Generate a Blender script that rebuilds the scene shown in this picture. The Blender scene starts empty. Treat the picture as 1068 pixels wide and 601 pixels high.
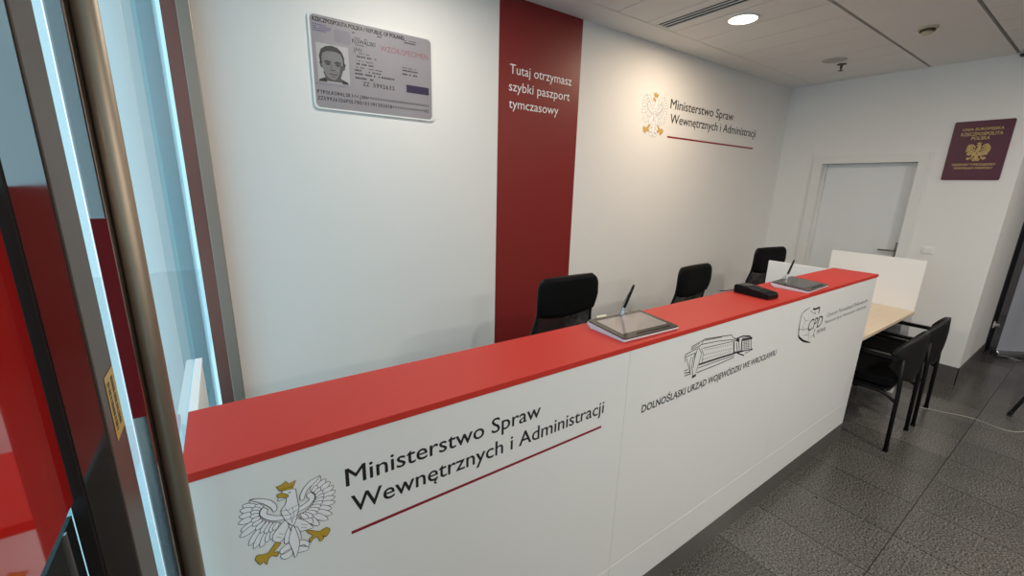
import bpy, bmesh, math, random
from mathutils import Vector, Matrix
from mathutils.geometry import tessellate_polygon

random.seed(7)
SC = bpy.context.scene
COL = SC.collection

# ------------------------------------------------------------------ camera
cam_d = bpy.data.cameras.new('camera')
cam = bpy.data.objects.new('camera', cam_d)
COL.objects.link(cam)
_R = Vector((0.82454, -0.56525, 0.02487))
_U = Vector((0.11562, 0.21136, 0.97055))
_F = Vector((0.55386, 0.79738, -0.23963))
cam.matrix_world = Matrix(((_R.x, _U.x, -_F.x, -3.4604), (_R.y, _U.y, -_F.y, -0.8284),
                           (_R.z, _U.z, -_F.z, 1.7009), (0, 0, 0, 1)))
cam_d.sensor_width = 36.0
cam_d.lens = 36.0 * 434.265 / 1068.0
cam_d.clip_start = 0.02
SC.camera = cam

# ------------------------------------------------------------------ world, exposure
W = bpy.data.worlds.new('daylight')
SC.world = W
W.use_nodes = True
bg = W.node_tree.nodes['Background']
bg.inputs[0].default_value = (0.80, 0.89, 1.0, 1)
bg.inputs[1].default_value = 1.25
SC.view_settings.view_transform = 'Standard'
SC.view_settings.look = 'None'
SC.view_settings.gamma = 1.0
SC.view_settings.exposure = 0.0
SC.view_settings.use_curve_mapping = False
LAMP_W = 30.0            # watts of one ceiling downlight
LAMP_COL = (1.0, 0.80, 0.58)   # the lit one above the counter
HALL_COL = (1.0, 0.91, 0.80)

# ------------------------------------------------------------------ key sizes (metres)
YB = 1.579      # back wall
XR = 1.947      # right wall
H = 2.825       # ceiling
XG = -3.585     # glazing line on the left
ZC = 1.2        # counter top
CD = 0.246      # counter depth
YP = -0.2554    # end of the right wall

# ------------------------------------------------------------------ materials
def mat(name, col, rough=0.5, metal=0.0, noise=0.0, nscale=8.0, bump=0.0, bscale=60.0, spec=0.5, coat=0.0):
    m = bpy.data.materials.new(name)
    m.use_nodes = True
    nt = m.node_tree
    b = nt.nodes['Principled BSDF']
    b.inputs['Base Color'].default_value = (*col, 1)
    b.inputs['Roughness'].default_value = rough
    b.inputs['Metallic'].default_value = metal
    b.inputs['Specular IOR Level'].default_value = spec
    b.inputs['Coat Weight'].default_value = coat
    if noise or bump:
        tc = nt.nodes.new('ShaderNodeTexCoord')
    if noise:
        n = nt.nodes.new('ShaderNodeTexNoise')
        n.inputs['Scale'].default_value = nscale
        n.inputs['Detail'].default_value = 4
        nt.links.new(tc.outputs['Object'], n.inputs['Vector'])
        r = nt.nodes.new('ShaderNodeMapRange')
        r.inputs[3].default_value = 1 - noise
        r.inputs[4].default_value = 1 + noise
        nt.links.new(n.outputs['Fac'], r.inputs[0])
        mx = nt.nodes.new('ShaderNodeVectorMath')
        mx.operation = 'SCALE'
        mx.inputs[0].default_value = col
        nt.links.new(r.outputs[0], mx.inputs['Scale'])
        nt.links.new(mx.outputs[0], b.inputs['Base Color'])
    if bump:
        n2 = nt.nodes.new('ShaderNodeTexNoise')
        n2.inputs['Scale'].default_value = bscale
        n2.inputs['Detail'].default_value = 3
        nt.links.new(tc.outputs['Object'], n2.inputs['Vector'])
        bp = nt.nodes.new('ShaderNodeBump')
        bp.inputs['Strength'].default_value = bump
        bp.inputs['Distance'].default_value = 0.002
        nt.links.new(n2.outputs['Fac'], bp.inputs['Height'])
        nt.links.new(bp.outputs[0], b.inputs['Normal'])
    return m

def mat_steel(name, col, rough, streak=0.12):
    m = mat(name, col, rough, 1.0)
    nt = m.node_tree
    b = nt.nodes['Principled BSDF']
    tc = nt.nodes.new('ShaderNodeTexCoord')
    mp = nt.nodes.new('ShaderNodeMapping')
    mp.inputs['Scale'].default_value = (900, 900, 2.0)
    n = nt.nodes.new('ShaderNodeTexNoise')
    n.inputs['Scale'].default_value = 1.0
    r = nt.nodes.new('ShaderNodeMapRange')
    r.inputs[3].default_value = rough * (1 - streak * 2)
    r.inputs[4].default_value = rough * (1 + streak * 2)
    nt.links.new(tc.outputs['Object'], mp.inputs[0])
    nt.links.new(mp.outputs[0], n.inputs['Vector'])
    nt.links.new(n.outputs['Fac'], r.inputs[0])
    nt.links.new(r.outputs[0], b.inputs['Roughness'])
    return m

def mat_glass(name, tint):
    m = bpy.data.materials.new(name)
    m.use_nodes = True
    nt = m.node_tree
    nt.nodes.remove(nt.nodes['Principled BSDF'])
    out = nt.nodes['Material Output']
    tr = nt.nodes.new('ShaderNodeBsdfTransparent')
    tr.inputs[0].default_value = (*tint, 1)
    gl = nt.nodes.new('ShaderNodeBsdfGlossy')
    gl.inputs['Roughness'].default_value = 0.01
    fr = nt.nodes.new('ShaderNodeFresnel')
    fr.inputs['IOR'].default_value = 1.45
    mx = nt.nodes.new('ShaderNodeMixShader')
    ge = nt.nodes.new('ShaderNodeNewGeometry')
    inv = nt.nodes.new('ShaderNodeMath')
    inv.operation = 'SUBTRACT'
    inv.inputs[0].default_value = 1.0
    nt.links.new(ge.outputs['Backfacing'], inv.inputs[1])
    mu = nt.nodes.new('ShaderNodeMath')
    mu.operation = 'MULTIPLY'
    nt.links.new(fr.outputs[0], mu.inputs[0])
    nt.links.new(inv.outputs[0], mu.inputs[1])
    nt.links.new(mu.outputs[0], mx.inputs[0])
    nt.links.new(tr.outputs[0], mx.inputs[1])
    nt.links.new(gl.outputs[0], mx.inputs[2])
    nt.links.new(mx.outputs[0], out.inputs[0])
    return m

def mat_emit(name, col, s):
    m = bpy.data.materials.new(name)
    m.use_nodes = True
    b = m.node_tree.nodes['Principled BSDF']
    b.inputs['Base Color'].default_value = (*col, 1)
    b.inputs['Emission Color'].default_value = (*col, 1)
    b.inputs['Emission Strength'].default_value = s
    return m

def mat_mesh_fabric(name, col, cover):
    m = mat(name, col, 0.8)
    nt = m.node_tree
    b = nt.nodes['Principled BSDF']
    out = nt.nodes['Material Output']
    tc = nt.nodes.new('ShaderNodeTexCoord')
    v = nt.nodes.new('ShaderNodeTexNoise')
    v.inputs['Scale'].default_value = 22
    nt.links.new(tc.outputs['Object'], v.inputs['Vector'])
    r = nt.nodes.new('ShaderNodeMapRange')
    r.inputs[1].default_value = 0.35
    r.inputs[2].default_value = 0.65
    r.inputs[3].default_value = cover - 0.12
    r.inputs[4].default_value = cover + 0.12
    nt.links.new(v.outputs['Fac'], r.inputs[0])
    tr = nt.nodes.new('ShaderNodeBsdfTransparent')
    mx = nt.nodes.new('ShaderNodeMixShader')
    nt.links.new(r.outputs[0], mx.inputs[0])
    nt.links.new(tr.outputs[0], mx.inputs[1])
    nt.links.new(b.outputs[0], mx.inputs[2])
    nt.links.new(mx.outputs[0], out.inputs[0])
    return m

def mat_floor():
    m = mat('polished_granite', (0.1, 0.1, 0.1), 0.22)
    nt = m.node_tree
    b = nt.nodes['Principled BSDF']
    L = nt.links.new
    tc = nt.nodes.new('ShaderNodeTexCoord')
    mp = nt.nodes.new('ShaderNodeMapping')
    mp.inputs['Location'].default_value = (0.4184, 0.496 + 7.64, 0)
    L(tc.outputs['Object'], mp.inputs[0])
    br = nt.nodes.new('ShaderNodeTexBrick')
    br.offset = 0.0
    br.inputs['Color1'].default_value = (0.80, 0.80, 0.80, 1)
    br.inputs['Color2'].default_value = (1.20, 1.20, 1.20, 1)
    br.inputs['Mortar'].default_value = (0.26, 0.24, 0.22, 1)
    br.inputs['Scale'].default_value = 1.0
    br.inputs['Mortar Size'].default_value = 0.0028
    br.inputs['Mortar Smooth'].default_value = 0.3
    br.inputs['Bias'].default_value = 0.0
    br.inputs['Brick Width'].default_value = 0.3828
    br.inputs['Row Height'].default_value = 0.764
    L(mp.outputs[0], br.inputs['Vector'])
    n = nt.nodes.new('ShaderNodeTexNoise')
    n.inputs['Scale'].default_value = 115
    n.inputs['Detail'].default_value = 5
    n.inputs['Roughness'].default_value = 0.75
    L(tc.outputs['Object'], n.inputs['Vector'])
    cr = nt.nodes.new('ShaderNodeValToRGB')
    e = cr.color_ramp.elements
    e[0].position = 0.41
    e[0].color = (0.022, 0.0205, 0.019, 1)
    e[1].position = 0.60
    e[1].color = (0.190, 0.180, 0.165, 1)
    L(n.outputs['Fac'], cr.inputs[0])
    n3 = nt.nodes.new('ShaderNodeTexNoise')
    n3.inputs['Scale'].default_value = 3.0
    L(tc.outputs['Object'], n3.inputs['Vector'])
    mr = nt.nodes.new('ShaderNodeMapRange')
    mr.inputs[3].default_value = 0.75
    mr.inputs[4].default_value = 1.2
    L(n3.outputs['Fac'], mr.inputs[0])
    mu = nt.nodes.new('ShaderNodeMix')
    mu.data_type = 'RGBA'
    mu.blend_type = 'MULTIPLY'
    mu.inputs[0].default_value = 1
    L(cr.outputs[0], mu.inputs[6])
    L(br.outputs['Color'], mu.inputs[7])
    sc = nt.nodes.new('ShaderNodeVectorMath')
    sc.operation = 'SCALE'
    L(mu.outputs[2], sc.inputs[0])
    L(mr.outputs[0], sc.inputs['Scale'])
    L(sc.outputs[0], b.inputs['Base Color'])
    return m

def mat_wood_light():
    m = mat('light_maple_laminate', (0.62, 0.50, 0.36), 0.4)
    nt = m.node_tree
    b = nt.nodes['Principled BSDF']
    tc = nt.nodes.new('ShaderNodeTexCoord')
    mp = nt.nodes.new('ShaderNodeMapping')
    mp.inputs['Scale'].default_value = (1.2, 14, 14)
    n = nt.nodes.new('ShaderNodeTexNoise')
    n.inputs['Scale'].default_value = 3.0
    n.inputs['Detail'].default_value = 5
    cr = nt.nodes.new('ShaderNodeValToRGB')
    cr.color_ramp.elements[0].color = (0.66, 0.53, 0.38, 1)
    cr.color_ramp.elements[1].color = (0.80, 0.68, 0.52, 1)
    nt.links.new(tc.outputs['Object'], mp.inputs[0])
    nt.links.new(mp.outputs[0], n.inputs['Vector'])
    nt.links.new(n.outputs['Fac'], cr.inputs[0])
    nt.links.new(cr.outputs[0], b.inputs['Base Color'])
    return m

M = dict(
    wall=mat('white_wall_paint', (0.80, 0.79, 0.775), 0.7, noise=0.015, nscale=3, bump=0.06, bscale=180),
    ceil=mat('ceiling_white', (0.80, 0.785, 0.76), 0.7, noise=0.02, nscale=2),
    dark=mat('shadow_gap_black', (0.02, 0.018, 0.016), 0.8),
    floor=mat_floor(),
    base=mat('grey_stone_plinth', (0.105, 0.10, 0.095), 0.25, noise=0.12, nscale=40),
    white=mat('white_laminate', (0.80, 0.81, 0.80), 0.35, noise=0.012, nscale=5),
    red=mat('red_laminate', (0.55, 0.038, 0.026), 0.45, noise=0.02, nscale=4, spec=0.32),
    stripe=mat('red_vinyl', (0.22, 0.012, 0.011), 0.45, noise=0.02, nscale=3),
    signred=mat('glossy_red_plate', (0.40, 0.004, 0.004), 0.06, coat=0.6),
    steel=mat_steel('brushed_steel', (0.17, 0.155, 0.145), 0.42),
    anod=mat('brown_anodised_cover', (0.075, 0.062, 0.054), 0.42, noise=0.08, nscale=20, spec=0.35),
    channel=mat_steel('channel_steel', (0.42, 0.35, 0.30), 0.45),
    reflred=mat('painted_red_reflection', (0.12, 0.002, 0.004), 0.5, spec=0.2),
    tube=mat_steel('satin_steel_tube', (0.36, 0.305, 0.24), 0.52),
    polish=mat_steel('polished_steel', (0.40, 0.36, 0.35), 0.10),
    reflsteel=mat_steel('reflection_tinted_steel', (0.36, 0.175, 0.15), 0.34),  # the hall's maroon reflection is put into this steel's colour
    gasket=mat('black_rubber', (0.006, 0.006, 0.007), 0.6),
    spandrel=mat('dark_glass_panel', (0.012, 0.018, 0.020), 0.08),
    glass=mat_glass('clear_glass', (0.74, 0.93, 0.96)),
    yellow=mat('yellow_sticker', (0.50, 0.33, 0.06), 0.4, noise=0.05),
    ink=mat('black_vinyl', (0.012, 0.012, 0.016), 0.45),
    greyink=mat('grey_print', (0.10, 0.10, 0.12), 0.5),
    inkred=mat('dark_red_vinyl', (0.25, 0.010, 0.025), 0.45),
    whitevinyl=mat('white_vinyl', (0.86, 0.86, 0.88), 0.4),
    gold=mat('gold_vinyl', (0.52, 0.33, 0.035), 0.45),
    goldline=mat('gold_foil', (0.58, 0.40, 0.13), 0.4),
    goldwall=mat('ochre_vinyl', (0.62, 0.38, 0.08), 0.45),
    burgundy=mat('burgundy_panel', (0.085, 0.008, 0.025), 0.4, noise=0.05),
    card=mat('card_print_grey', (0.27, 0.25, 0.275), 0.5, noise=0.10, nscale=9),
    cardedge=mat('card_white_edge', (0.74, 0.75, 0.74), 0.45),
    violet=mat('violet_print', (0.13, 0.09, 0.22), 0.5),
    wzor=mat('red_overprint', (0.26, 0.10, 0.11), 0.5),
    barcode=mat('dark_blue_block', (0.02, 0.012, 0.05), 0.5),
    chipgrey=mat('grey_emblem_patch', (0.21, 0.20, 0.235), 0.5),
    photobg=mat('portrait_background', (0.40, 0.39, 0.40), 0.5, noise=0.03),
    skin=mat('portrait_grey_skin', (0.17, 0.165, 0.17), 0.5, noise=0.14, nscale=30),
    skindark=mat('portrait_mid_grey', (0.065, 0.063, 0.065), 0.5),
    hair=mat('portrait_dark_hair', (0.018, 0.017, 0.018), 0.5),
    black=mat('black_plastic', (0.005, 0.005, 0.0055), 0.34, spec=0.22),
    shell=mat('charcoal_plastic', (0.012, 0.012, 0.0125), 0.5, spec=0.3),
    fabric=mat('black_upholstery', (0.0035, 0.0035, 0.004), 0.8, bump=0.3, bscale=300, spec=0.12),
    meshf=mat_mesh_fabric('black_mesh_fabric', (0.005, 0.005, 0.006), 0.80),
    metalblack=mat('black_tube', (0.005, 0.005, 0.005), 0.45, spec=0.25),
    wood=mat_wood_light(),
    screenw=mat('white_divider_board', (0.90, 0.91, 0.92), 0.4),
    doorw=mat('door_leaf_paint', (0.76, 0.775, 0.785), 0.45, noise=0.01),
    frame=mat('door_frame_white', (0.76, 0.755, 0.74), 0.45),
    plate=mat_steel('steel_handle', (0.30, 0.29, 0.28), 0.3),
    switch=mat('switch_white', (0.80, 0.79, 0.77), 0.35),
    bezel=mat('pad_dark_bezel', (0.028, 0.024, 0.020), 0.15),
    lcd=mat('pad_screen', (0.30, 0.26, 0.245), 0.07),
    lcddark=mat('pad_screen_dark', (0.07, 0.065, 0.06), 0.07),
    padwhite=mat('pad_white_body', (0.78, 0.79, 0.82), 0.35),
    cream=mat('cream_plastic', (0.80, 0.72, 0.52), 0.4),
    silver=mat('silver_plastic', (0.6, 0.6, 0.62), 0.3, 0.6),
    banner=mat('banner_film', (0.42, 0.44, 0.50), 0.45, noise=0.02),
    alu=mat_steel('aluminium_base', (0.62, 0.63, 0.65), 0.35),
    cable=mat('pale_cable', (0.40, 0.385, 0.35), 0.5),
    hallwall=mat('dim_hall_wall', (0.12, 0.095, 0.085), 0.6, noise=0.05),
    ground=mat('pale_paving', (0.82, 0.85, 0.86), 0.6, noise=0.03),
    greydisc=mat('grey_speaker_grille', (0.42, 0.42, 0.40), 0.6),
    brass=mat('dull_brass', (0.09, 0.06, 0.035), 0.4, 0.6),
    detector=mat('detector_cream', (0.55, 0.50, 0.38), 0.5),
    lamp=mat_emit('downlight_glow', (1.0, 0.90, 0.72), 5.0),
)

# ------------------------------------------------------------------ object helpers
def base_of(parent):
    v = Vector((0, 0, 0))
    p = parent
    while p is not None:
        v = v + p.location
        p = p.parent
    return v

def obj(name, bm, m, parent=None, world=True, smooth=False, bevel=0.0, origin=None):
    """link a bmesh as one mesh object; world=True: its coordinates are world ones"""
    me = bpy.data.meshes.new(name)
    if parent is not None and world:
        off = base_of(parent)
        bmesh.ops.translate(bm, verts=bm.verts, vec=-off)
    if origin is not None:
        bmesh.ops.translate(bm, verts=bm.verts, vec=-Vector(origin))
    bm.faces.ensure_lookup_table()
    if len(bm.faces) and not bm.faces[0].tag:
        bmesh.ops.recalc_face_normals(bm, faces=bm.faces)
    bm.to_mesh(me)
    bm.free()
    for mm in (m if isinstance(m, (list, tuple)) else [m]):
        me.materials.append(mm)
    if smooth:
        for p in me.polygons:
            p.use_smooth = True
    o = bpy.data.objects.new(name, me)
    COL.objects.link(o)
    if origin is not None:
        o.location = origin
    if parent is not None:
        o.parent = parent
    if bevel:
        b = o.modifiers.new('edge', 'BEVEL')
        b.width = bevel
        b.segments = 2
        b.limit_method = 'ANGLE'
    return o

def tag(o, label, cat, group=None):
    o['label'] = label
    o['category'] = cat
    if group:
        o['group'] = group
    return o

def thing(name, label, cat, loc=(0, 0, 0), rotz=0.0, group=None):
    o = bpy.data.objects.new(name, None)
    o.empty_display_size = 0.1
    COL.objects.link(o)
    o.location = loc
    o.rotation_euler = (0, 0, rotz)
    return tag(o, label, cat, group)

def struct(o):
    o['kind'] = 'structure'
    return o

def copy_tree(o, parent=None):
    c = o.copy()
    COL.objects.link(c)
    if parent is not None:
        c.parent = parent
    for ch in list(o.children):
        copy_tree(ch, c)
    return c

def B():
    return bmesh.new()

def box(bm, x0, x1, y0, y1, z0, z1, mi=0):
    vs = [bm.verts.new(p) for p in ((x0, y0, z0), (x1, y0, z0), (x1, y1, z0), (x0, y1, z0),
                                    (x0, y0, z1), (x1, y0, z1), (x1, y1, z1), (x0, y1, z1))]
    for f in ((0, 3, 2, 1), (4, 5, 6, 7), (0, 1, 5, 4), (1, 2, 6, 5), (2, 3, 7, 6), (3, 0, 4, 7)):
        fc = bm.faces.new([vs[i] for i in f])
        fc.material_index = mi
    return bm

def tube(bm, pts, r, n=12, cap=True):
    pts = [Vector(p) for p in pts]
    rs = r if isinstance(r, (list, tuple)) else [r] * len(pts)
    rings = []
    up = None
    for i, p in enumerate(pts):
        a = pts[i - 1] if i else p
        b = pts[i + 1] if i < len(pts) - 1 else p
        t = (b - a).normalized()
        if up is None:
            up = Vector((0, 0, 1)) if abs(t.z) < 0.9 else Vector((1, 0, 0))
        s = t.cross(up).normalized()
        up = s.cross(t).normalized()
        rings.append([bm.verts.new(p + (s * math.cos(2 * math.pi * k / n) + up * math.sin(2 * math.pi * k / n)) * rs[i]) for k in range(n)])
    for a, b in zip(rings, rings[1:]):
        for k in range(n):
            bm.faces.new((a[k], a[(k + 1) % n], b[(k + 1) % n], b[k]))
    if cap:
        bm.faces.new(rings[0][::-1])
        bm.faces.new(rings[-1])
    return bm

def lathe(bm, prof, c=(0, 0, 0), n=32):
    """profile of (radius, z), about a vertical axis"""
    rings = []
    for r, z in prof:
        rings.append([bm.verts.new((c[0] + max(r, 1e-4) * math.cos(2 * math.pi * k / n), c[1] + max(r, 1e-4) * math.sin(2 * math.pi * k / n), c[2] + z)) for k in range(n)])
    for a, b in zip(rings, rings[1:]):
        for k in range(n):
            bm.faces.new((a[k], a[(k + 1) % n], b[(k + 1) % n], b[k]))
    bm.faces.new(rings[0][::-1])
    bm.faces.new(rings[-1])
    return bm

def fillet(pts, r=0.04, n=5):
    pts = [Vector(p) for p in pts]
    out = [pts[0]]
    for i in range(1, len(pts) - 1):
        a, p, b = pts[i - 1], pts[i], pts[i + 1]
        d1 = (a - p)
        d2 = (b - p)
        k = min(r, d1.length * 0.45, d2.length * 0.45)
        q1 = p + d1.normalized() * k
        q2 = p + d2.normalized() * k
        for j in range(n + 1):
            t = j / n
            out.append(q1 * (1 - t) ** 2 + p * 2 * t * (1 - t) + q2 * t ** 2)
    out.append(pts[-1])
    return out

def prism(bm, outline, axis_fn, d0, d1):
    """closed outline of (u, v) -> solid between depths d0 and d1, axis_fn(u, v, d) gives the point"""
    n = len(outline)
    a = [bm.verts.new(axis_fn(u, v, d0)) for u, v in outline]
    b = [bm.verts.new(axis_fn(u, v, d1)) for u, v in outline]
    tris = tessellate_polygon([[Vector((u, v, 0)) for u, v in outline]])
    for t in tris:
        for s, rev in ((a, True), (b, False)):
            try:
                bm.faces.new([s[i] for i in (t[::-1] if rev else t)])
            except ValueError:
                pass
    for k in range(n):
        bm.faces.new((a[k], a[(k + 1) % n], b[(k + 1) % n], b[k]))
    return bm

def rrect(x0, x1, y0, y1, r, n=6):
    out = []
    for cx, cy, a0 in ((x1 - r, y1 - r, 0), (x0 + r, y1 - r, 90), (x0 + r, y0 + r, 180), (x1 - r, y0 + r, 270)):
        for k in range(n + 1):
            a = math.radians(a0 + 90 * k / n)
            out.append((cx + r * math.cos(a), cy + r * math.sin(a)))
    return out

# ---- flat print on a plane: fn(u, v, d) -> point, d out of the surface
def on_counter(u, v, d):
    return (u, -d, v)

def on_back(u, v, d):
    return (u, YB - d, v)

def on_right(u, v, d):           # u runs to the right as one looks at the wall
    return (XR - d, -u, v)

def fill(bm, pts, fn, d):
    vs = [bm.verts.new(fn(u, v, d)) for u, v in pts]
    for t in tessellate_polygon([[Vector((u, v, 0)) for u, v in pts]]):
        try:
            bm.faces.new([vs[i] for i in t])
        except ValueError:
            pass

def stroke(bm, pts, w, fn, d, closed=False):
    P = [Vector((u, v)) for u, v in pts]
    if closed:
        P = P + [P[0]]
    L, Rr = [], []
    n = len(P)
    for i in range(n):
        if closed:
            a = P[i - 1] if i else P[-2]
            b = P[i + 1] if i < n - 1 else P[1]
        else:
            a = P[i - 1] if i else P[i]
            b = P[i + 1] if i < n - 1 else P[i]
        t = (b - a)
        t = t.normalized() if t.length > 1e-9 else Vector((1, 0))
        nn = Vector((-t.y, t.x)) * w / 2
        L.append(bm.verts.new(fn(*(P[i] + nn), d)))
        Rr.append(bm.verts.new(fn(*(P[i] - nn), d)))
    for i in range(n - 1):
        bm.faces.new((L[i], L[i + 1], Rr[i + 1], Rr[i]))

_glyph = {}
def text_polys(body, offset=0.0, mono=None):
    """(verts, faces, cap height) of a line of lettering at size 1"""
    key = (body, offset, mono)
    if key in _glyph:
        return _glyph[key]
    tails = {'ę': 'e', 'ą': 'a', 'Ą': 'A'}
    if any(ch in tails for ch in body):
        plain = ''.join(tails.get(ch, ch) for ch in body)
        V, Fc = text_polys(plain, offset)
        V, Fc = list(V), list(Fc)
        for i, ch in enumerate(body):
            if ch in tails:
                pv, _ = text_polys(plain[:i + 1], offset)
                xr = max(p[0] for p in pv) - (0.03 if ch == 'Ą' else 0.07)
                hook = [(xr, 0.01), (xr - 0.05, -0.05), (xr - 0.065, -0.105), (xr - 0.04, -0.15), (xr + 0.02, -0.155)]
                wd = [0.05, 0.055, 0.06, 0.055, 0.035]
                k = len(V)
                for j, (p, w_) in enumerate(zip(hook, wd)):
                    a = hook[max(j - 1, 0)]
                    b = hook[min(j + 1, len(hook) - 1)]
                    t = Vector((b[0] - a[0], b[1] - a[1])).normalized()
                    V += [(p[0] - t.y * w_ / 2, p[1] + t.x * w_ / 2), (p[0] + t.y * w_ / 2, p[1] - t.x * w_ / 2)]
                for j in range(len(hook) - 1):
                    Fc.append((k + 2 * j, k + 2 * j + 1, k + 2 * j + 3, k + 2 * j + 2))
        _glyph[key] = (V, Fc)
        return _glyph[key]
    if mono:
        V, Fc = [], []
        for i, ch in enumerate(body):
            if ch == ' ':
                continue
            v, f = text_polys(ch, offset)
            if not v:
                continue
            x0 = min(p[0] for p in v)
            x1 = max(p[0] for p in v)
            k = len(V)
            cx = i * mono + mono * 0.5
            s = min(1.0, mono * 0.86 / max(x1 - x0, 1e-3))
            V += [(cx + (p[0] - (x0 + x1) / 2) * s, p[1]) for p in v]
            Fc += [tuple(j + k for j in q) for q in f]
        _glyph[key] = (V, Fc)
        return _glyph[key]
    c = bpy.data.curves.new('lettering', 'FONT')
    c.body = body
    c.resolution_u = 3
    c.offset = offset
    o = bpy.data.objects.new('lettering', c)
    COL.objects.link(o)
    dg = bpy.context.evaluated_depsgraph_get()
    dg.update()
    me = bpy.data.meshes.new_from_object(o.evaluated_get(dg))
    V = [(v.co.x, v.co.y) for v in me.vertices]
    Fc = [tuple(p.vertices) for p in me.polygons]
    bpy.data.objects.remove(o)
    bpy.data.curves.remove(c)
    bpy.data.meshes.remove(me)
    _glyph[key] = (V, Fc)
    return _glyph[key]

def letter(bm, body, u0, u1, v0, cap, fn, d, offset=0.0, mono=None, shear=0.0, bold=0.0):
    """write body so that it spans u0..u1, stands on v0 and has capitals of height cap"""
    V, Fc = text_polys(body, offset, mono)
    x0 = min(p[0] for p in V)
    x1 = max(p[0] for p in V)
    sx = (u1 - u0) / (x1 - x0)
    sy = cap / 0.682
    for q, (du, dv) in enumerate(((0, 0),) if not bold else ((-bold / 2, 0), (bold / 2, 0), (0, -bold * 0.3), (0, bold * 0.3))):
        vs = [bm.verts.new(fn(u0 + (p[0] - x0) * sx + shear * p[1] * sy + du, v0 + p[1] * sy + dv, d + q * 0.00001)) for p in V]
        for f in Fc:
            try:
                bm.faces.new([vs[i] for i in f])
            except ValueError:
                pass
    return bm

def tagfaces(bm):
    for f in bm.faces:
        f.tag = True
        break
    return bm

def flat(name, m, parent, fn, draw):
    """one thin printed layer; its faces look out of the surface"""
    bm = B()
    draw(bm)
    bm.faces.ensure_lookup_table()
    o0 = Vector(fn(0, 0, 0))
    nrm = Vector(fn(0, 0, 1)) - o0
    bm.normal_update()
    for f in bm.faces:
        if f.normal.dot(nrm) < 0:
            f.normal_flip()
    if len(bm.faces):
        bm.faces[0].tag = True
    return obj(name, bm, m, parent)

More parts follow.
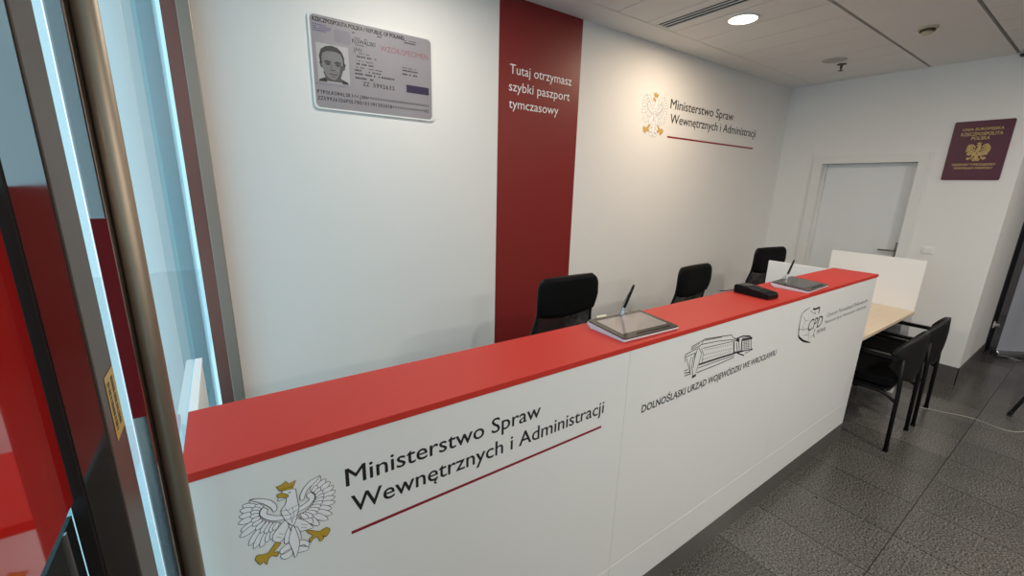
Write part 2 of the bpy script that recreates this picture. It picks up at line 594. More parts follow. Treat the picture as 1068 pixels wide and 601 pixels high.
# ---- traced outlines of the printed marks, metres on the counter front (u along x, v up)
EAGLE = {"crown": [[-3.435, 1.117], [-3.425, 1.117], [-3.418, 1.123], [-3.413, 1.114], [-3.4, 1.118], [-3.408, 1.101], [-3.417, 1.102], [-3.426, 1.103], [-3.43, 1.106]], "beak": [[-3.435, 1.099], [-3.426, 1.099], [-3.416, 1.09], [-3.418, 1.085], [-3.427, 1.088], [-3.434, 1.092]], "body": [[-3.425, 1.103], [-3.415, 1.103], [-3.403, 1.098], [-3.402, 1.09], [-3.401, 1.066], [-3.4, 1.054], [-3.403, 1.042], [-3.408, 1.026], [-3.414, 1.016], [-3.424, 1.029], [-3.43, 1.046], [-3.432, 1.06], [-3.423, 1.071], [-3.42, 1.084], [-3.429, 1.084], [-3.435, 1.086]], "lthigh": [[-3.427, 1.035], [-3.449, 1.014], [-3.452, 0.999], [-3.441, 0.989], [-3.428, 1.0], [-3.422, 1.019]], "rthigh": [[-3.406, 1.029], [-3.391, 1.015], [-3.378, 0.993], [-3.393, 0.993], [-3.404, 0.997], [-3.413, 1.016]], "lleg": [[-3.448, 0.992], [-3.439, 0.985], [-3.453, 0.972], [-3.446, 0.969], [-3.446, 0.962], [-3.449, 0.958], [-3.456, 0.965], [-3.464, 0.96], [-3.467, 0.949], [-3.472, 0.959], [-3.478, 0.955], [-3.485, 0.971], [-3.481, 0.98], [-3.471, 0.976], [-3.461, 0.976]], "rleg": [[-3.392, 0.993], [-3.382, 0.987], [-3.368, 0.977], [-3.355, 0.98], [-3.347, 0.972], [-3.349, 0.965], [-3.356, 0.957], [-3.362, 0.964], [-3.36, 0.956], [-3.368, 0.951], [-3.373, 0.965], [-3.381, 0.964], [-3.386, 0.958], [-3.388, 0.969], [-3.381, 0.973], [-3.388, 0.983]], "ltips": [[-3.48, 1.107], [-3.492, 1.101], [-3.497, 1.092], [-3.5, 1.079], [-3.503, 1.065], [-3.501, 1.046], [-3.504, 1.034], [-3.492, 1.008], [-3.485, 0.997], [-3.474, 0.994], [-3.464, 1.001], [-3.455, 1.003]], "lroots": [[-3.459, 1.083], [-3.463, 1.08], [-3.467, 1.077], [-3.468, 1.072], [-3.468, 1.066], [-3.466, 1.059], [-3.463, 1.053], [-3.458, 1.048], [-3.453, 1.044], [-3.447, 1.04], [-3.441, 1.037], [-3.437, 1.035]], "rtips": [[-3.356, 1.109], [-3.346, 1.097], [-3.338, 1.087], [-3.332, 1.074], [-3.329, 1.06], [-3.331, 1.046], [-3.332, 1.033], [-3.34, 1.021], [-3.34, 1.006], [-3.349, 0.997], [-3.367, 0.992], [-3.378, 1.003]], "rroots": [[-3.375, 1.08], [-3.371, 1.074], [-3.368, 1.068], [-3.368, 1.06], [-3.369, 1.055], [-3.373, 1.051], [-3.377, 1.046], [-3.381, 1.043], [-3.386, 1.04], [-3.391, 1.037], [-3.396, 1.036], [-3.4, 1.036]], "llead": [[-3.48, 1.107], [-3.465, 1.104], [-3.448, 1.093], [-3.439, 1.079], [-3.438, 1.068], [-3.444, 1.063], [-3.448, 1.074], [-3.458, 1.088], [-3.47, 1.099]], "rlead": [[-3.356, 1.109], [-3.374, 1.105], [-3.388, 1.093], [-3.396, 1.079], [-3.396, 1.068], [-3.39, 1.067], [-3.387, 1.076], [-3.38, 1.088], [-3.366, 1.098]], "larm": [[-3.466, 1.075], [-3.46, 1.081], [-3.453, 1.073], [-3.456, 1.065], [-3.443, 1.054], [-3.429, 1.047], [-3.429, 1.038], [-3.448, 1.044], [-3.461, 1.056], [-3.467, 1.066]], "rarm": [[-3.383, 1.077], [-3.375, 1.077], [-3.369, 1.066], [-3.373, 1.057], [-3.383, 1.047], [-3.401, 1.043], [-3.402, 1.052], [-3.388, 1.057], [-3.38, 1.063], [-3.384, 1.07]], "tail": [[-3.414, 1.017], [-3.42, 1.003], [-3.425, 0.982], [-3.42, 0.955], [-3.417, 0.937], [-3.41, 0.952], [-3.406, 0.972], [-3.409, 0.997]], "curla": [[-3.421, 0.978], [-3.432, 0.976], [-3.441, 0.971], [-3.443, 0.963], [-3.438, 0.959], [-3.432, 0.963], [-3.422, 0.964]], "curlb": [[-3.421, 0.96], [-3.433, 0.958], [-3.442, 0.957], [-3.441, 0.949], [-3.433, 0.943], [-3.422, 0.947]], "curlc": [[-3.408, 0.975], [-3.397, 0.971], [-3.389, 0.961], [-3.389, 0.953], [-3.394, 0.952], [-3.399, 0.96], [-3.409, 0.962]], "curld": [[-3.409, 0.961], [-3.399, 0.955], [-3.39, 0.949], [-3.394, 0.943], [-3.403, 0.944], [-3.412, 0.947]], "plume": [[-3.422, 1.016], [-3.43, 1.001], [-3.433, 0.982], [-3.426, 0.981], [-3.419, 0.998]], "plumeb": [[-3.411, 1.011], [-3.409, 0.983], [-3.404, 0.973], [-3.402, 0.986], [-3.406, 1.006]]}
BUILDING = [[1.6, [[-1.967, 1.137], [-1.762, 1.116]]], [1.2, [[-1.963, 1.131], [-1.836, 1.12]]], [1.2, [[-1.762, 1.116], [-1.737, 1.097], [-1.716, 1.091]]], [1.4, [[-1.982, 1.118], [-1.861, 1.108], [-1.716, 1.088]]], [1.2, [[-1.968, 1.099], [-1.85, 1.091], [-1.71, 1.081]]], [1.6, [[-1.967, 1.137], [-1.982, 1.118], [-1.994, 1.112]]], [1.4, [[-1.967, 1.135], [-2.047, 1.123], [-2.049, 1.112]]], [1.2, [[-1.994, 1.126], [-2.046, 1.116]]], [1.3, [[-2.047, 1.11], [-1.988, 1.115]]], [1.6, [[-2.083, 1.098], [-2.012, 1.106]]], [1.3, [[-2.083, 1.088], [-2.015, 1.09]]], [1.2, [[-2.083, 1.098], [-2.084, 1.087], [-2.078, 1.066]]], [1.1, [[-2.074, 1.084], [-2.052, 1.044], [-2.031, 1.007]]], [1.1, [[-2.041, 1.081], [-2.047, 1.051], [-2.031, 1.007]]], [1.6, [[-2.015, 1.09], [-2.027, 1.074], [-2.028, 1.038], [-2.012, 0.994]]], [1.6, [[-2.003, 1.11], [-2.017, 1.072], [-2.017, 1.028]]], [1.3, [[-1.998, 1.109], [-1.971, 1.078], [-1.98, 1.039], [-1.995, 1.002]]], [1.2, [[-1.978, 1.101], [-1.959, 1.075], [-1.959, 1.034]]], [1, [[-2.005, 1.105], [-2.017, 1.06]]], [4.2, [[-1.979, 1.033], [-1.855, 1.029], [-1.712, 1.023]]], [1.4, [[-1.982, 1.019], [-1.866, 1.017], [-1.709, 1.013]]], [1.8, [[-1.988, 1.0], [-1.848, 1.0], [-1.711, 1.004]]], [1.6, [[-2.076, 1.03], [-2.052, 1.03]]], [2, [[-2.074, 1.02], [-2.033, 1.015]]], [2, [[-2.069, 1.007], [-2.028, 1.007]]], [6, [[-2.017, 0.988], [-1.99, 0.991]]], [8, [[-1.714, 1.087], [-1.687, 1.075]]], [4.5, [[-1.732, 1.08], [-1.717, 1.027]]], [2.2, [[-1.709, 1.071], [-1.69, 1.028]]], [2, [[-1.689, 1.071], [-1.672, 1.025]]], [4.5, [[-1.665, 1.075], [-1.654, 1.02]]], [3.2, [[-1.708, 1.09], [-1.662, 1.092]]], [2.5, [[-1.662, 1.092], [-1.605, 1.082], [-1.575, 1.065]]], [5.5, [[-1.665, 1.075], [-1.575, 1.066]]], [1.4, [[-1.667, 1.085], [-1.591, 1.077]]], [2, [[-1.583, 1.064], [-1.567, 1.013]]], [4.5, [[-1.721, 1.026], [-1.639, 1.018]]], [3, [[-1.687, 1.018], [-1.623, 0.993]]], [2.6, [[-1.639, 1.018], [-1.553, 1.009]]], [1.6, [[-1.618, 1.002], [-1.552, 1.007]]], [0.7, [[-1.654, 1.067], [-1.59, 1.058]]], [0.7, [[-1.652, 1.06], [-1.587, 1.051]]], [0.7, [[-1.651, 1.053], [-1.585, 1.043]]], [0.7, [[-1.65, 1.046], [-1.582, 1.036]]], [0.7, [[-1.649, 1.038], [-1.58, 1.028]]], [0.7, [[-1.648, 1.03], [-1.575, 1.019]]], [0.7, [[-1.642, 1.066], [-1.63, 1.022]]], [0.7, [[-1.625, 1.064], [-1.612, 1.019]]], [0.7, [[-1.607, 1.062], [-1.593, 1.016]]], [0.9, [[-1.952, 1.092], [-1.951, 1.085]]], [0.9, [[-1.94, 1.091], [-1.939, 1.084]]], [0.9, [[-1.928, 1.09], [-1.926, 1.083]]], [0.9, [[-1.915, 1.089], [-1.914, 1.082]]], [0.9, [[-1.903, 1.088], [-1.901, 1.081]]], [0.9, [[-1.89, 1.087], [-1.889, 1.079]]], [0.9, [[-1.877, 1.086], [-1.876, 1.078]]], [0.9, [[-1.865, 1.085], [-1.863, 1.077]]], [0.9, [[-1.852, 1.084], [-1.85, 1.076]]], [0.9, [[-1.839, 1.083], [-1.837, 1.075]]], [0.9, [[-1.825, 1.082], [-1.824, 1.074]]], [0.9, [[-1.812, 1.08], [-1.811, 1.073]]], [0.9, [[-1.799, 1.079], [-1.797, 1.071]]], [0.9, [[-1.785, 1.078], [-1.784, 1.07]]], [0.9, [[-1.772, 1.077], [-1.77, 1.069]]], [0.9, [[-1.758, 1.076], [-1.756, 1.068]]], [0.9, [[-1.744, 1.075], [-1.742, 1.067]]], [0.9, [[-1.951, 1.072], [-1.95, 1.064]]], [0.9, [[-1.939, 1.071], [-1.938, 1.063]]], [0.9, [[-1.926, 1.07], [-1.925, 1.062]]], [0.9, [[-1.914, 1.069], [-1.913, 1.061]]], [0.9, [[-1.901, 1.068], [-1.9, 1.06]]], [0.9, [[-1.889, 1.067], [-1.887, 1.059]]], [0.9, [[-1.876, 1.066], [-1.875, 1.058]]], [0.9, [[-1.863, 1.065], [-1.862, 1.057]]], [0.9, [[-1.85, 1.064], [-1.849, 1.056]]], [0.9, [[-1.837, 1.063], [-1.835, 1.055]]], [0.9, [[-1.824, 1.062], [-1.822, 1.054]]], [0.9, [[-1.81, 1.061], [-1.809, 1.053]]], [0.9, [[-1.797, 1.06], [-1.795, 1.052]]], [0.9, [[-1.783, 1.058], [-1.782, 1.05]]], [0.9, [[-1.769, 1.057], [-1.768, 1.049]]], [0.9, [[-1.755, 1.056], [-1.754, 1.048]]], [0.9, [[-1.741, 1.055], [-1.74, 1.047]]], [0.9, [[-1.953, 1.053], [-1.952, 1.045]]], [0.9, [[-1.941, 1.052], [-1.94, 1.045]]], [0.9, [[-1.929, 1.052], [-1.928, 1.044]]], [0.9, [[-1.916, 1.051], [-1.915, 1.043]]], [0.9, [[-1.904, 1.051], [-1.903, 1.043]]], [0.9, [[-1.891, 1.05], [-1.89, 1.042]]], [0.9, [[-1.879, 1.049], [-1.877, 1.042]]], [0.9, [[-1.866, 1.049], [-1.865, 1.041]]], [0.9, [[-1.853, 1.048], [-1.852, 1.04]]], [0.9, [[-1.84, 1.047], [-1.839, 1.04]]], [0.9, [[-1.827, 1.047], [-1.825, 1.039]]], [0.9, [[-1.814, 1.046], [-1.812, 1.038]]], [0.9, [[-1.8, 1.046], [-1.799, 1.038]]], [0.9, [[-1.787, 1.045], [-1.785, 1.037]]], [0.9, [[-1.773, 1.044], [-1.772, 1.036]]], [0.9, [[-1.759, 1.044], [-1.758, 1.035]]], [0.9, [[-1.746, 1.043], [-1.744, 1.035]]]]
SHIELD = [[2, [[-1.004, 1.123], [-1.077, 1.105]]], [2.4, [[-1.077, 1.105], [-1.087, 1.07], [-1.085, 1.027], [-1.072, 0.982]]], [2.8, [[-1.072, 0.982], [-1.044, 0.961], [-0.99, 0.936], [-0.934, 0.919]]], [1.5, [[-0.934, 0.919], [-0.893, 0.908]]], [2.8, [[-0.954, 1.11], [-0.924, 1.102], [-0.868, 1.105]]], [2.4, [[-0.869, 1.106], [-0.863, 1.068]]], [0.6, [[-1.054, 1.08], [-1.015, 1.05], [-0.981, 1.053]]], [0.6, [[-1.095, 1.021], [-1.02, 1.004], [-0.967, 1.002]]], [0.6, [[-0.967, 1.002], [-0.937, 0.956], [-0.928, 0.926]]], [0.6, [[-0.987, 1.105], [-0.943, 1.086], [-0.906, 1.074]]], [0.6, [[-1.024, 1.052], [-1.041, 1.031], [-1.02, 1.004]]], [0.6, [[-1.001, 0.97], [-0.95, 0.965]]], [1.6, [[-0.867, 0.982], [-0.877, 0.953], [-0.853, 0.932]]], [0.6, [[-0.903, 0.942], [-0.877, 0.945]]], [0.6, [[-0.923, 1.091], [-0.906, 1.074]]]]

# =================================================================== THE ROOM
fl = B(); box(fl, -3.72, 6.0, -6.0, 1.75, -0.08, 0.0)
struct(obj('floor', fl, M['floor']))
gr = B(); box(gr, -16, -3.72, -9.0, 9.0, -0.10, -0.02)
struct(obj('ground', gr, M['ground']))

wb = B(); box(wb, -3.567, 2.2, YB, YB + 0.18, 0, 2.95)
wall_back = struct(obj('wall_back', wb, M['wall']))
sv = B(); box(sv, -1.9324, -1.247, YB - 0.0012, YB, 0.0, H)
obj('red_stripe', sv, M['stripe'], wall_back)

# right wall: a thick white block with a door opening
DY0, DY1, DZ = 0.3525, 1.1545, 2.024
wr = B()
box(wr, XR, XR + 0.22, YP, DY0, 0, 2.95)
box(wr, XR, XR + 0.22, DY1, YB, 0, 2.95)
box(wr, XR, XR + 0.22, DY0, DY1, DZ, 2.95)
box(wr, XR + 0.22, 3.195, YP, YP + 0.2, 0, 2.95)
struct(obj('wall_right', wr, M['wall']))
bb = B()
box(bb, XR - 0.006, XR, YP - 0.006, 0.275, 0, 0.174)
box(bb, XR - 0.006, 3.195, YP - 0.006, YP, 0, 0.174)
box(bb, XR - 0.006, XR, 1.24, YB, 0, 0.174)
struct(obj('baseboard_right', bb, M['base']))

# the door in the right wall
dr = B(); box(dr, XR + 0.095, XR + 0.14, DY0 + 0.018, DY1 - 0.018, 0.006, DZ - 0.018)
door = struct(obj('door_1', dr, M['doorw'], bevel=0.002))
cs = B()
OY0, OY1, OZ = 0.278, 1.238, 2.086
for x0, x1, e in ((XR - 0.012, XR, 0.0), (XR - 0.022, XR - 0.012, 0.016)):
    box(cs, x0, x1, OY0 + e, DY0, 0, OZ - e)
    box(cs, x0, x1, DY1, OY1 - e, 0, OZ - e)
    box(cs, x0, x1, DY0, DY1, DZ, OZ - e)
# the lining of the opening, with a stop
box(cs, XR - 0.022, XR + 0.2, DY0, DY0 + 0.016, 0, DZ)
box(cs, XR - 0.022, XR + 0.2, DY1 - 0.016, DY1, 0, DZ)
box(cs, XR - 0.022, XR + 0.2, DY0 + 0.016, DY1 - 0.016, DZ - 0.016, DZ)
box(cs, XR + 0.060, XR + 0.093, DY1 - 0.032, DY1 - 0.016, 0, DZ - 0.016)
obj('door_frame', cs, M['frame'], door)
hp = B()
yh = 0.392
XL = XR + 0.095
box(hp, XL - 0.008, XL, yh - 0.02, yh + 0.02, 1.02, 1.245)
hpo = obj('handle_plate', hp, M['plate'], door, bevel=0.003)
hb = B()
tube(hb, fillet([(XL - 0.004, yh, 1.165), (XL - 0.055, yh, 1.165), (XL - 0.055, yh + 0.135, 1.160)], 0.016), 0.0095, 12)
obj('handle', hb, M['plate'], hpo, smooth=True)

# white socket / switch beside the door
sw = thing('light_switch', 'small white wall switch beside the door frame', 'switch', (XR, 0.153, 1.206))
s1 = B(); box(s1, XR - 0.008, XR, 0.110, 0.196, 1.172, 1.240)
obj('switch_frame', s1, M['switch'], sw, bevel=0.003)
s2 = B(); box(s2, XR - 0.013, XR - 0.007, 0.122, 0.184, 1.182, 1.230)
obj('rocker', s2, M['switch'], sw, bevel=0.002)

# ---------------------------------------------------------------- ceiling
ce = B()
G = 0.0022
box(ce, -3.72, 2.2, 1.345 + G, YB, H, H + 0.05)                     # plain border along the back wall
box(ce, -3.72, 2.2, -0.062, 0.437, H, H + 0.05)                     # plain band with the detector
def planks(y0, y1, x_from, x_to, step, x_ref):
    k0 = math.floor((x_from - x_ref) / step)
    x = x_ref + k0 * step
    while x < x_to:
        a, b = max(x + 0.0032, x_from), min(x + step - 0.0032, x_to)
        if b - a > 0.01:
            if y0 < 0.9 < y1 and abs((a + b) / 2 + 0.716) < 0.1:     # the plank that carries the slot diffuser
                box(ce, a, -0.785, y0, y1, H, H + 0.03)
                box(ce, -0.667, b, y0, y1, H, H + 0.03)
                box(ce, -0.785, -0.667, y0, 0.50, H, H + 0.03)
                box(ce, -0.785, -0.667, 1.328, y1, H, H + 0.03)
            else:
                box(ce, a, b, y0, y1, H, H + 0.03)
        x += step
planks(0.457, 1.345 - G, -3.72, 2.2, 0.3005, -0.866)
planks(-6.0, -0.082, -3.72, 2.2, 0.2995, 0.886)
box(ce, 2.2, 6.0, -6.0, YP + 0.1, H, H + 0.03)
box(ce, -3.72, 6.0, -6.0, 1.75, H + 0.05, H + 0.09, 1)
struct(obj('ceiling', ce, [M['ceil'], M['dark']]))

# slot diffuser
vt = thing('air_diffuser', 'long dark slotted air diffuser in the ceiling beside the lit downlight', 'vent', (-0.726, 0.9, H))
v1 = B()
for a, b in ((-0.784, -0.779), (-0.752, -0.744), (-0.714, -0.706), (-0.673, -0.668)):
    box(v1, a, b, 0.501, 1.327, H - 0.001, H + 0.004)
box(v1, -0.784, -0.668, 0.501, 0.512, H - 0.001, H + 0.004)
box(v1, -0.784, -0.668, 1.317, 1.327, H - 0.001, H + 0.004)
obj('diffuser_frame', v1, M['ceil'], vt)
v2 = B(); box(v2, -0.784, -0.668, 0.501, 1.327, H + 0.004, H + 0.010)
obj('diffuser_back', v2, M['dark'], vt)

def downlight(x, y, label, watts, col=HALL_COL):
    t = thing('downlight', label, 'ceiling light', (x, y, H), 0, 'round ceiling downlights')
    a = B(); lathe(a, [(0.100, 0.002), (0.100, -0.006), (0.088, -0.008), (0.086, 0.0)], (x, y, H), 40)
    obj('trim_ring', a, M['frame'], t, smooth=False)
    b = B(); lathe(b, [(0.086, -0.0035), (0.086, -0.006), (0.02, -0.0075)], (x, y, H), 40)
    obj('diffuser_disc', b, M['lamp'], t)
    l = bpy.data.lights.new('downlight_lamp', 'AREA')
    l.shape = 'DISK'
    l.size = 0.16
    l.energy = watts
    l.color = col
    lo = bpy.data.objects.new('downlight_lamp', l)
    COL.objects.link(lo)
    lo.parent = t
    lo.location = (0, 0, -0.012)
    return t
downlight(-0.425, 0.905, 'lit round downlight in the slatted ceiling above the counter', LAMP_W * 0.52, LAMP_COL)

# detector, sprinkler, speaker disc, dark fitting in the corner
sd = thing('smoke_detector', 'small beige ring-shaped smoke detector on the plain ceiling band', 'smoke detector', (0.690, 0.215, H))
a = B(); lathe(a, [(0.055, 0.0), (0.055, -0.010), (0.046, -0.014)], (0.690, 0.215, H), 28)
obj('mounting_base', a, M['detector'], sd)
a = B(); lathe(a, [(0.040, -0.014), (0.044, -0.022), (0.043, -0.026)], (0.690, 0.215, H), 28)
obj('detector_ring', a, M['brass'], sd)
a = B(); lathe(a, [(0.030, -0.026), (0.033, -0.032), (0.020, -0.044), (0.006, -0.048)], (0.690, 0.215, H), 28)
obj('sensor_cap', a, M['detector'], sd)
sp = thing('ceiling_speaker', 'flat round grey disc flush in the ceiling next to the sprinkler', 'ceiling speaker', (1.07, 0.885, H))
a = B(); lathe(a, [(0.092, 0.001), (0.092, -0.004), (0.086, -0.006), (0.02, -0.0065)], (1.07, 0.885, H), 36)
obj('speaker_grille', a, M['greydisc'], sp)
a = B(); lathe(a, [(0.100, 0.001), (0.100, -0.003), (0.0925, -0.004), (0.0925, 0.0005)], (1.07, 0.885, H), 36)
obj('speaker_rim', a, M['ceil'], sp)
sk = thing('fire_sprinkler', 'dark pendant sprinkler head hanging from the ceiling near the right wall', 'sprinkler', (1.26, 0.895, H))
a = B(); lathe(a, [(0.036, 0.0), (0.034, -0.006), (0.014, -0.010)], (1.26, 0.895, H), 24)
obj('escutcheon', a, M['brass'], sk)
a = B(); lathe(a, [(0.010, -0.010), (0.010, -0.030), (0.006, -0.040), (0.006, -0.052)], (1.26, 0.895, H), 16)
obj('sprinkler_body', a, M['brass'], sk)
a = B(); lathe(a, [(0.006, -0.050), (0.020, -0.053), (0.020, -0.056), (0.004, -0.058)], (1.26, 0.895, H), 20)
obj('deflector', a, M['brass'], sk)
cf = thing('ceiling_bracket', 'small black bracket under the ceiling at the end of the right wall', 'bracket', (XR - 0.04, -0.17, H))
a = B(); box(a, XR - 0.075, XR - 0.002, -0.252, -0.085, H - 0.030, H - 0.018)
obj('bracket_plate', a, M['gasket'], cf, bevel=0.002)
a = B(); box(a, XR - 0.055, XR - 0.01, -0.24, -0.10, H - 0.019, H)
obj('bracket_base', a, M['greydisc'], cf)

# ---------------------------------------------------------------- the hall behind the camera and to the right
hw = B(); box(hw, -3.72, 6.0, -6.15, -6.0, 0, 2.95)
struct(obj('wall_front', hw, M['hallwall']))
fw = B(); box(fw, 6.0, 6.15, -6.0, 1.75, 0, 2.95)
struct(obj('wall_far', fw, M['hallwall']))
bp_ = B(); box(bp_, 3.195, 3.80, YP + 0.01, YP + 0.12, 0, H)
post = struct(obj('trim_1', bp_, M['gasket'], bevel=0.003))
for x, y, s in ((-2.2, -1.6, 0.9), (-0.4, -1.6, 1.0), (1.6, -1.6, 0.45), (-2.2, -3.6, 1.0), (0.0, -3.6, 1.0), (2.4, -3.6, 0.25)):  # unseen lamps, added to fill the room with light
    downlight(x, y, 'unseen round downlight added behind the camera to light the room', LAMP_W * s)
downlight(-2.55, 0.905, 'unseen round downlight in the slatted ceiling above the left counter end', LAMP_W * 0.35)

# ---------------------------------------------------------------- glazing on the left
# steel post on the end of the back wall
jm = B(); box(jm, -3.567, -3.517, 1.495, YB, 0, H)
win = struct(obj('window_1', jm, M['reflsteel']))
jm2 = B(); box(jm2, -3.517, -3.470, 1.490, YB, 0, H)
obj('wall_channel', jm2, M['channel'], win, bevel=0.003)

sg = B(); box(sg, -3.66, -3.568, 1.530, 1.538, 0, H)
obj('side_glass', sg, M['glass'], win)

# sliding glass leaf with the pull handle
lf = thing('sliding_glass_door', 'clear glass sliding door with a long steel pull bar, left of the counter', 'glass door', (XG, 0.70, 0))
a = B(); box(a, XG - 0.006, XG + 0.006, -0.085, 1.470, 0.012, H - 0.06)
obj('glass_pane', a, M['glass'], lf)
a = B(); box(a, XG - 0.006, XG + 0.010, -0.135, -0.085, 0.012, H - 0.06)
obj('edge_stile', a, M['polish'], lf, bevel=0.002)
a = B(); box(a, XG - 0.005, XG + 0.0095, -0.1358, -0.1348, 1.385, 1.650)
obj('red_reflection', a, M['reflred'], lf)  # red reflection on the stile, painted as a thin strip
a = B()
HX, HY = -3.5635, -0.100
tube(a, [(HX, HY, 0.25), (HX, HY, 2.55)], 0.0128, 24)
hd = obj('pull_bar', a, M['tube'], lf, smooth=True)
for z in (0.55, 2.35):
    a = B(); tube(a, [(XG + 0.004, HY, z), (HX, HY, z)], 0.009, 16)
    obj('standoff', a, M['tube'], hd, smooth=True)
a = B(); box(a, XG - 0.02, XG + 0.02, -0.135, 1.49, H - 0.06, H)
obj('top_rail', a, M['steel'], lf)

# fixed mullion with the yellow sticker
ml = thing('steel_mullion', 'upright brushed steel door post with a yellow sticker, left of the pull bar', 'door post', (-3.583, -0.30, 0))
a = B(); box(a, -3.594, -3.572, -0.340, -0.276, 0, H)
mb = obj('post_body', a, M['polish'], ml)
a = B(); box(a, -3.5725, -3.5705, -0.336, -0.276, 0, H)
obj('face_cover', a, M['anod'], ml, bevel=0.0008)
a = B(); box(a, -3.604, -3.5942, -0.344, -0.330, 0, H)
obj('rubber_gasket', a, M['gasket'], ml)
a = B(); box(a, -3.612, -3.606, -0.330, -0.060, 0.0, H - 0.06)
obj('side_light', a, M['glass'], ml)
def on_mullion(u, v, d):      # u runs along +Y, seen from the room
    return (-3.5705 + d, u, v)
st = flat('warning_sticker', M['yellow'], ml, on_mullion, lambda bm: fill(bm, [(-0.316, 1.447), (-0.279, 1.447), (-0.279, 1.514), (-0.316, 1.514)], on_mullion, 0.0004))
def stick(bm):
    # two upright rows of small print, too worn to read
    random.seed(3)
    for row, u in enumerate((-0.311, -0.296)):
        z = 1.456
        while z < 1.506:
            s = random.choice((0.0016, 0.0022, 0.0028))
            fill(bm, [(u, z), (u + 0.008, z), (u + 0.008, z + s), (u, z + s)], on_mullion, 0.0007)
            z += s + random.choice((0.0008, 0.0008, 0.002))
flat('sticker_print', M['ink'], st, on_mullion, stick)

# fixed leaf on the near side, with the red plate
fx = thing('fixed_glass_panel', 'fixed glass panel at the left edge with a glossy red plate on it', 'glass panel', (XG - 0.016, -1.2, 0))
a = B(); box(a, -3.612, -3.604, -2.40, -0.345, 1.40, H - 0.06)
obj('glass_pane', a, M['glass'], fx)
a = B(); box(a, -3.6035, -3.6005, -1.10, -0.347, 1.415, 1.690)
obj('red_plate', a, M['signred'], fx)
a = B(); box(a, -3.616, -3.6045, -2.40, -0.345, 0.012, 1.40)
dk = obj('lower_panel', a, M['spandrel'], fx)
a = B(); box(a, -3.6047, -3.6030, -0.372, -0.368, 0.012, 1.400)
obj('trim_strip', a, M['alu'], dk)
a = B(); box(a, -3.63, -3.59, -2.40, -0.345, H - 0.06, H)
obj('top_rail', a, M['steel'], fx)

# =================================================================== THE COUNTER
ct = thing('reception_counter', 'long white reception counter with a red top and printed logos on its front', 'reception counter', (-1.8, 0.12, 0))
XL0 = -3.572
a = B(); box(a, XL0, -0.006, 0.0185, 0.228, 0.10, 1.1818)
obj('carcass', a, M['white'], ct)
a = B(); box(a, XL0, 0.004, -0.003, CD, 1.1822, ZC)
obj('countertop', a, M['red'], ct, bevel=0.0012)
a = B(); box(a, XL0, 0.0, 0.002, 0.22, 0.0, 0.1225)
obj('plinth', a, M['base'], ct)
a = B(); box(a, -0.0055, 0.0, 0.0195, 0.236, 0.0, 1.182)
obj('end_panel', a, M['white'], ct)
a = B(); box(a, -0.003, 0.0012, -0.0012, 0.004, 0.0, 0.123)
obj('corner_strip', a, M['alu'], ct)
xs = [XL0, -2.4035, -1.2015, 0.0]
for i in range(3):
    for z0, z1 in ((0.123, 0.2965), (0.2970, 1.1818)):
        a = B(); box(a, xs[i] + 0.0003, xs[i + 1] - 0.0003, 0.0, 0.018, z0, z1)
        obj('front_panel', a, M['white'], ct, bevel=0.0012)
# white return panel behind the counter, along the glass
rp = thing('side_panel', 'narrow white upright panel behind the counter beside the glass door', 'panel', (-3.56, 0.55, 0))
a = B(); box(a, -3.578, -3.562, 0.248, 0.66, 0.0, 1.160)
obj('panel_board', a, M['white'], rp, bevel=0.001)
a = B(); box(a, -3.578, -3.560, 0.248, 0.66, 1.160, 1.172)
obj('panel_edge', a, M['screenw'], rp, bevel=0.001)

# =================================================================== PRINTED MARKS
def lens(r, t, w):
    r = Vector(r); t = Vector(t)
    d = t - r
    n = Vector((-d.y, d.x)).normalized() * w
    prof = ((0.0, 0.25), (0.2, 0.40), (0.4, 0.50), (0.6, 0.54), (0.78, 0.47), (0.9, 0.31), (0.97, 0.14), (1.0, 0.0))
    a = [r + d * s + n * k for s, k in prof]
    b = [r + d * s - n * k for s, k in prof[:-1]][::-1]
    return [tuple(p) for p in a + b]

def rounded(pts, k=3):
    """closed outline through the given points, smoothed"""
    P = [Vector(p) for p in pts]
    n = len(P)
    out = []
    for i in range(n):
        a, b, c, d = P[i - 1], P[i], P[(i + 1) % n], P[(i + 2) % n]
        for j in range(k):
            s = j / k
            m1, m2 = (c - a) * 0.38, (d - b) * 0.38
            out.append(tuple(b * (2 * s ** 3 - 3 * s * s + 1) + m1 * (s ** 3 - 2 * s * s + s) + c * (3 * s * s - 2 * s ** 3) + m2 * (s ** 3 - s * s)))
    return out

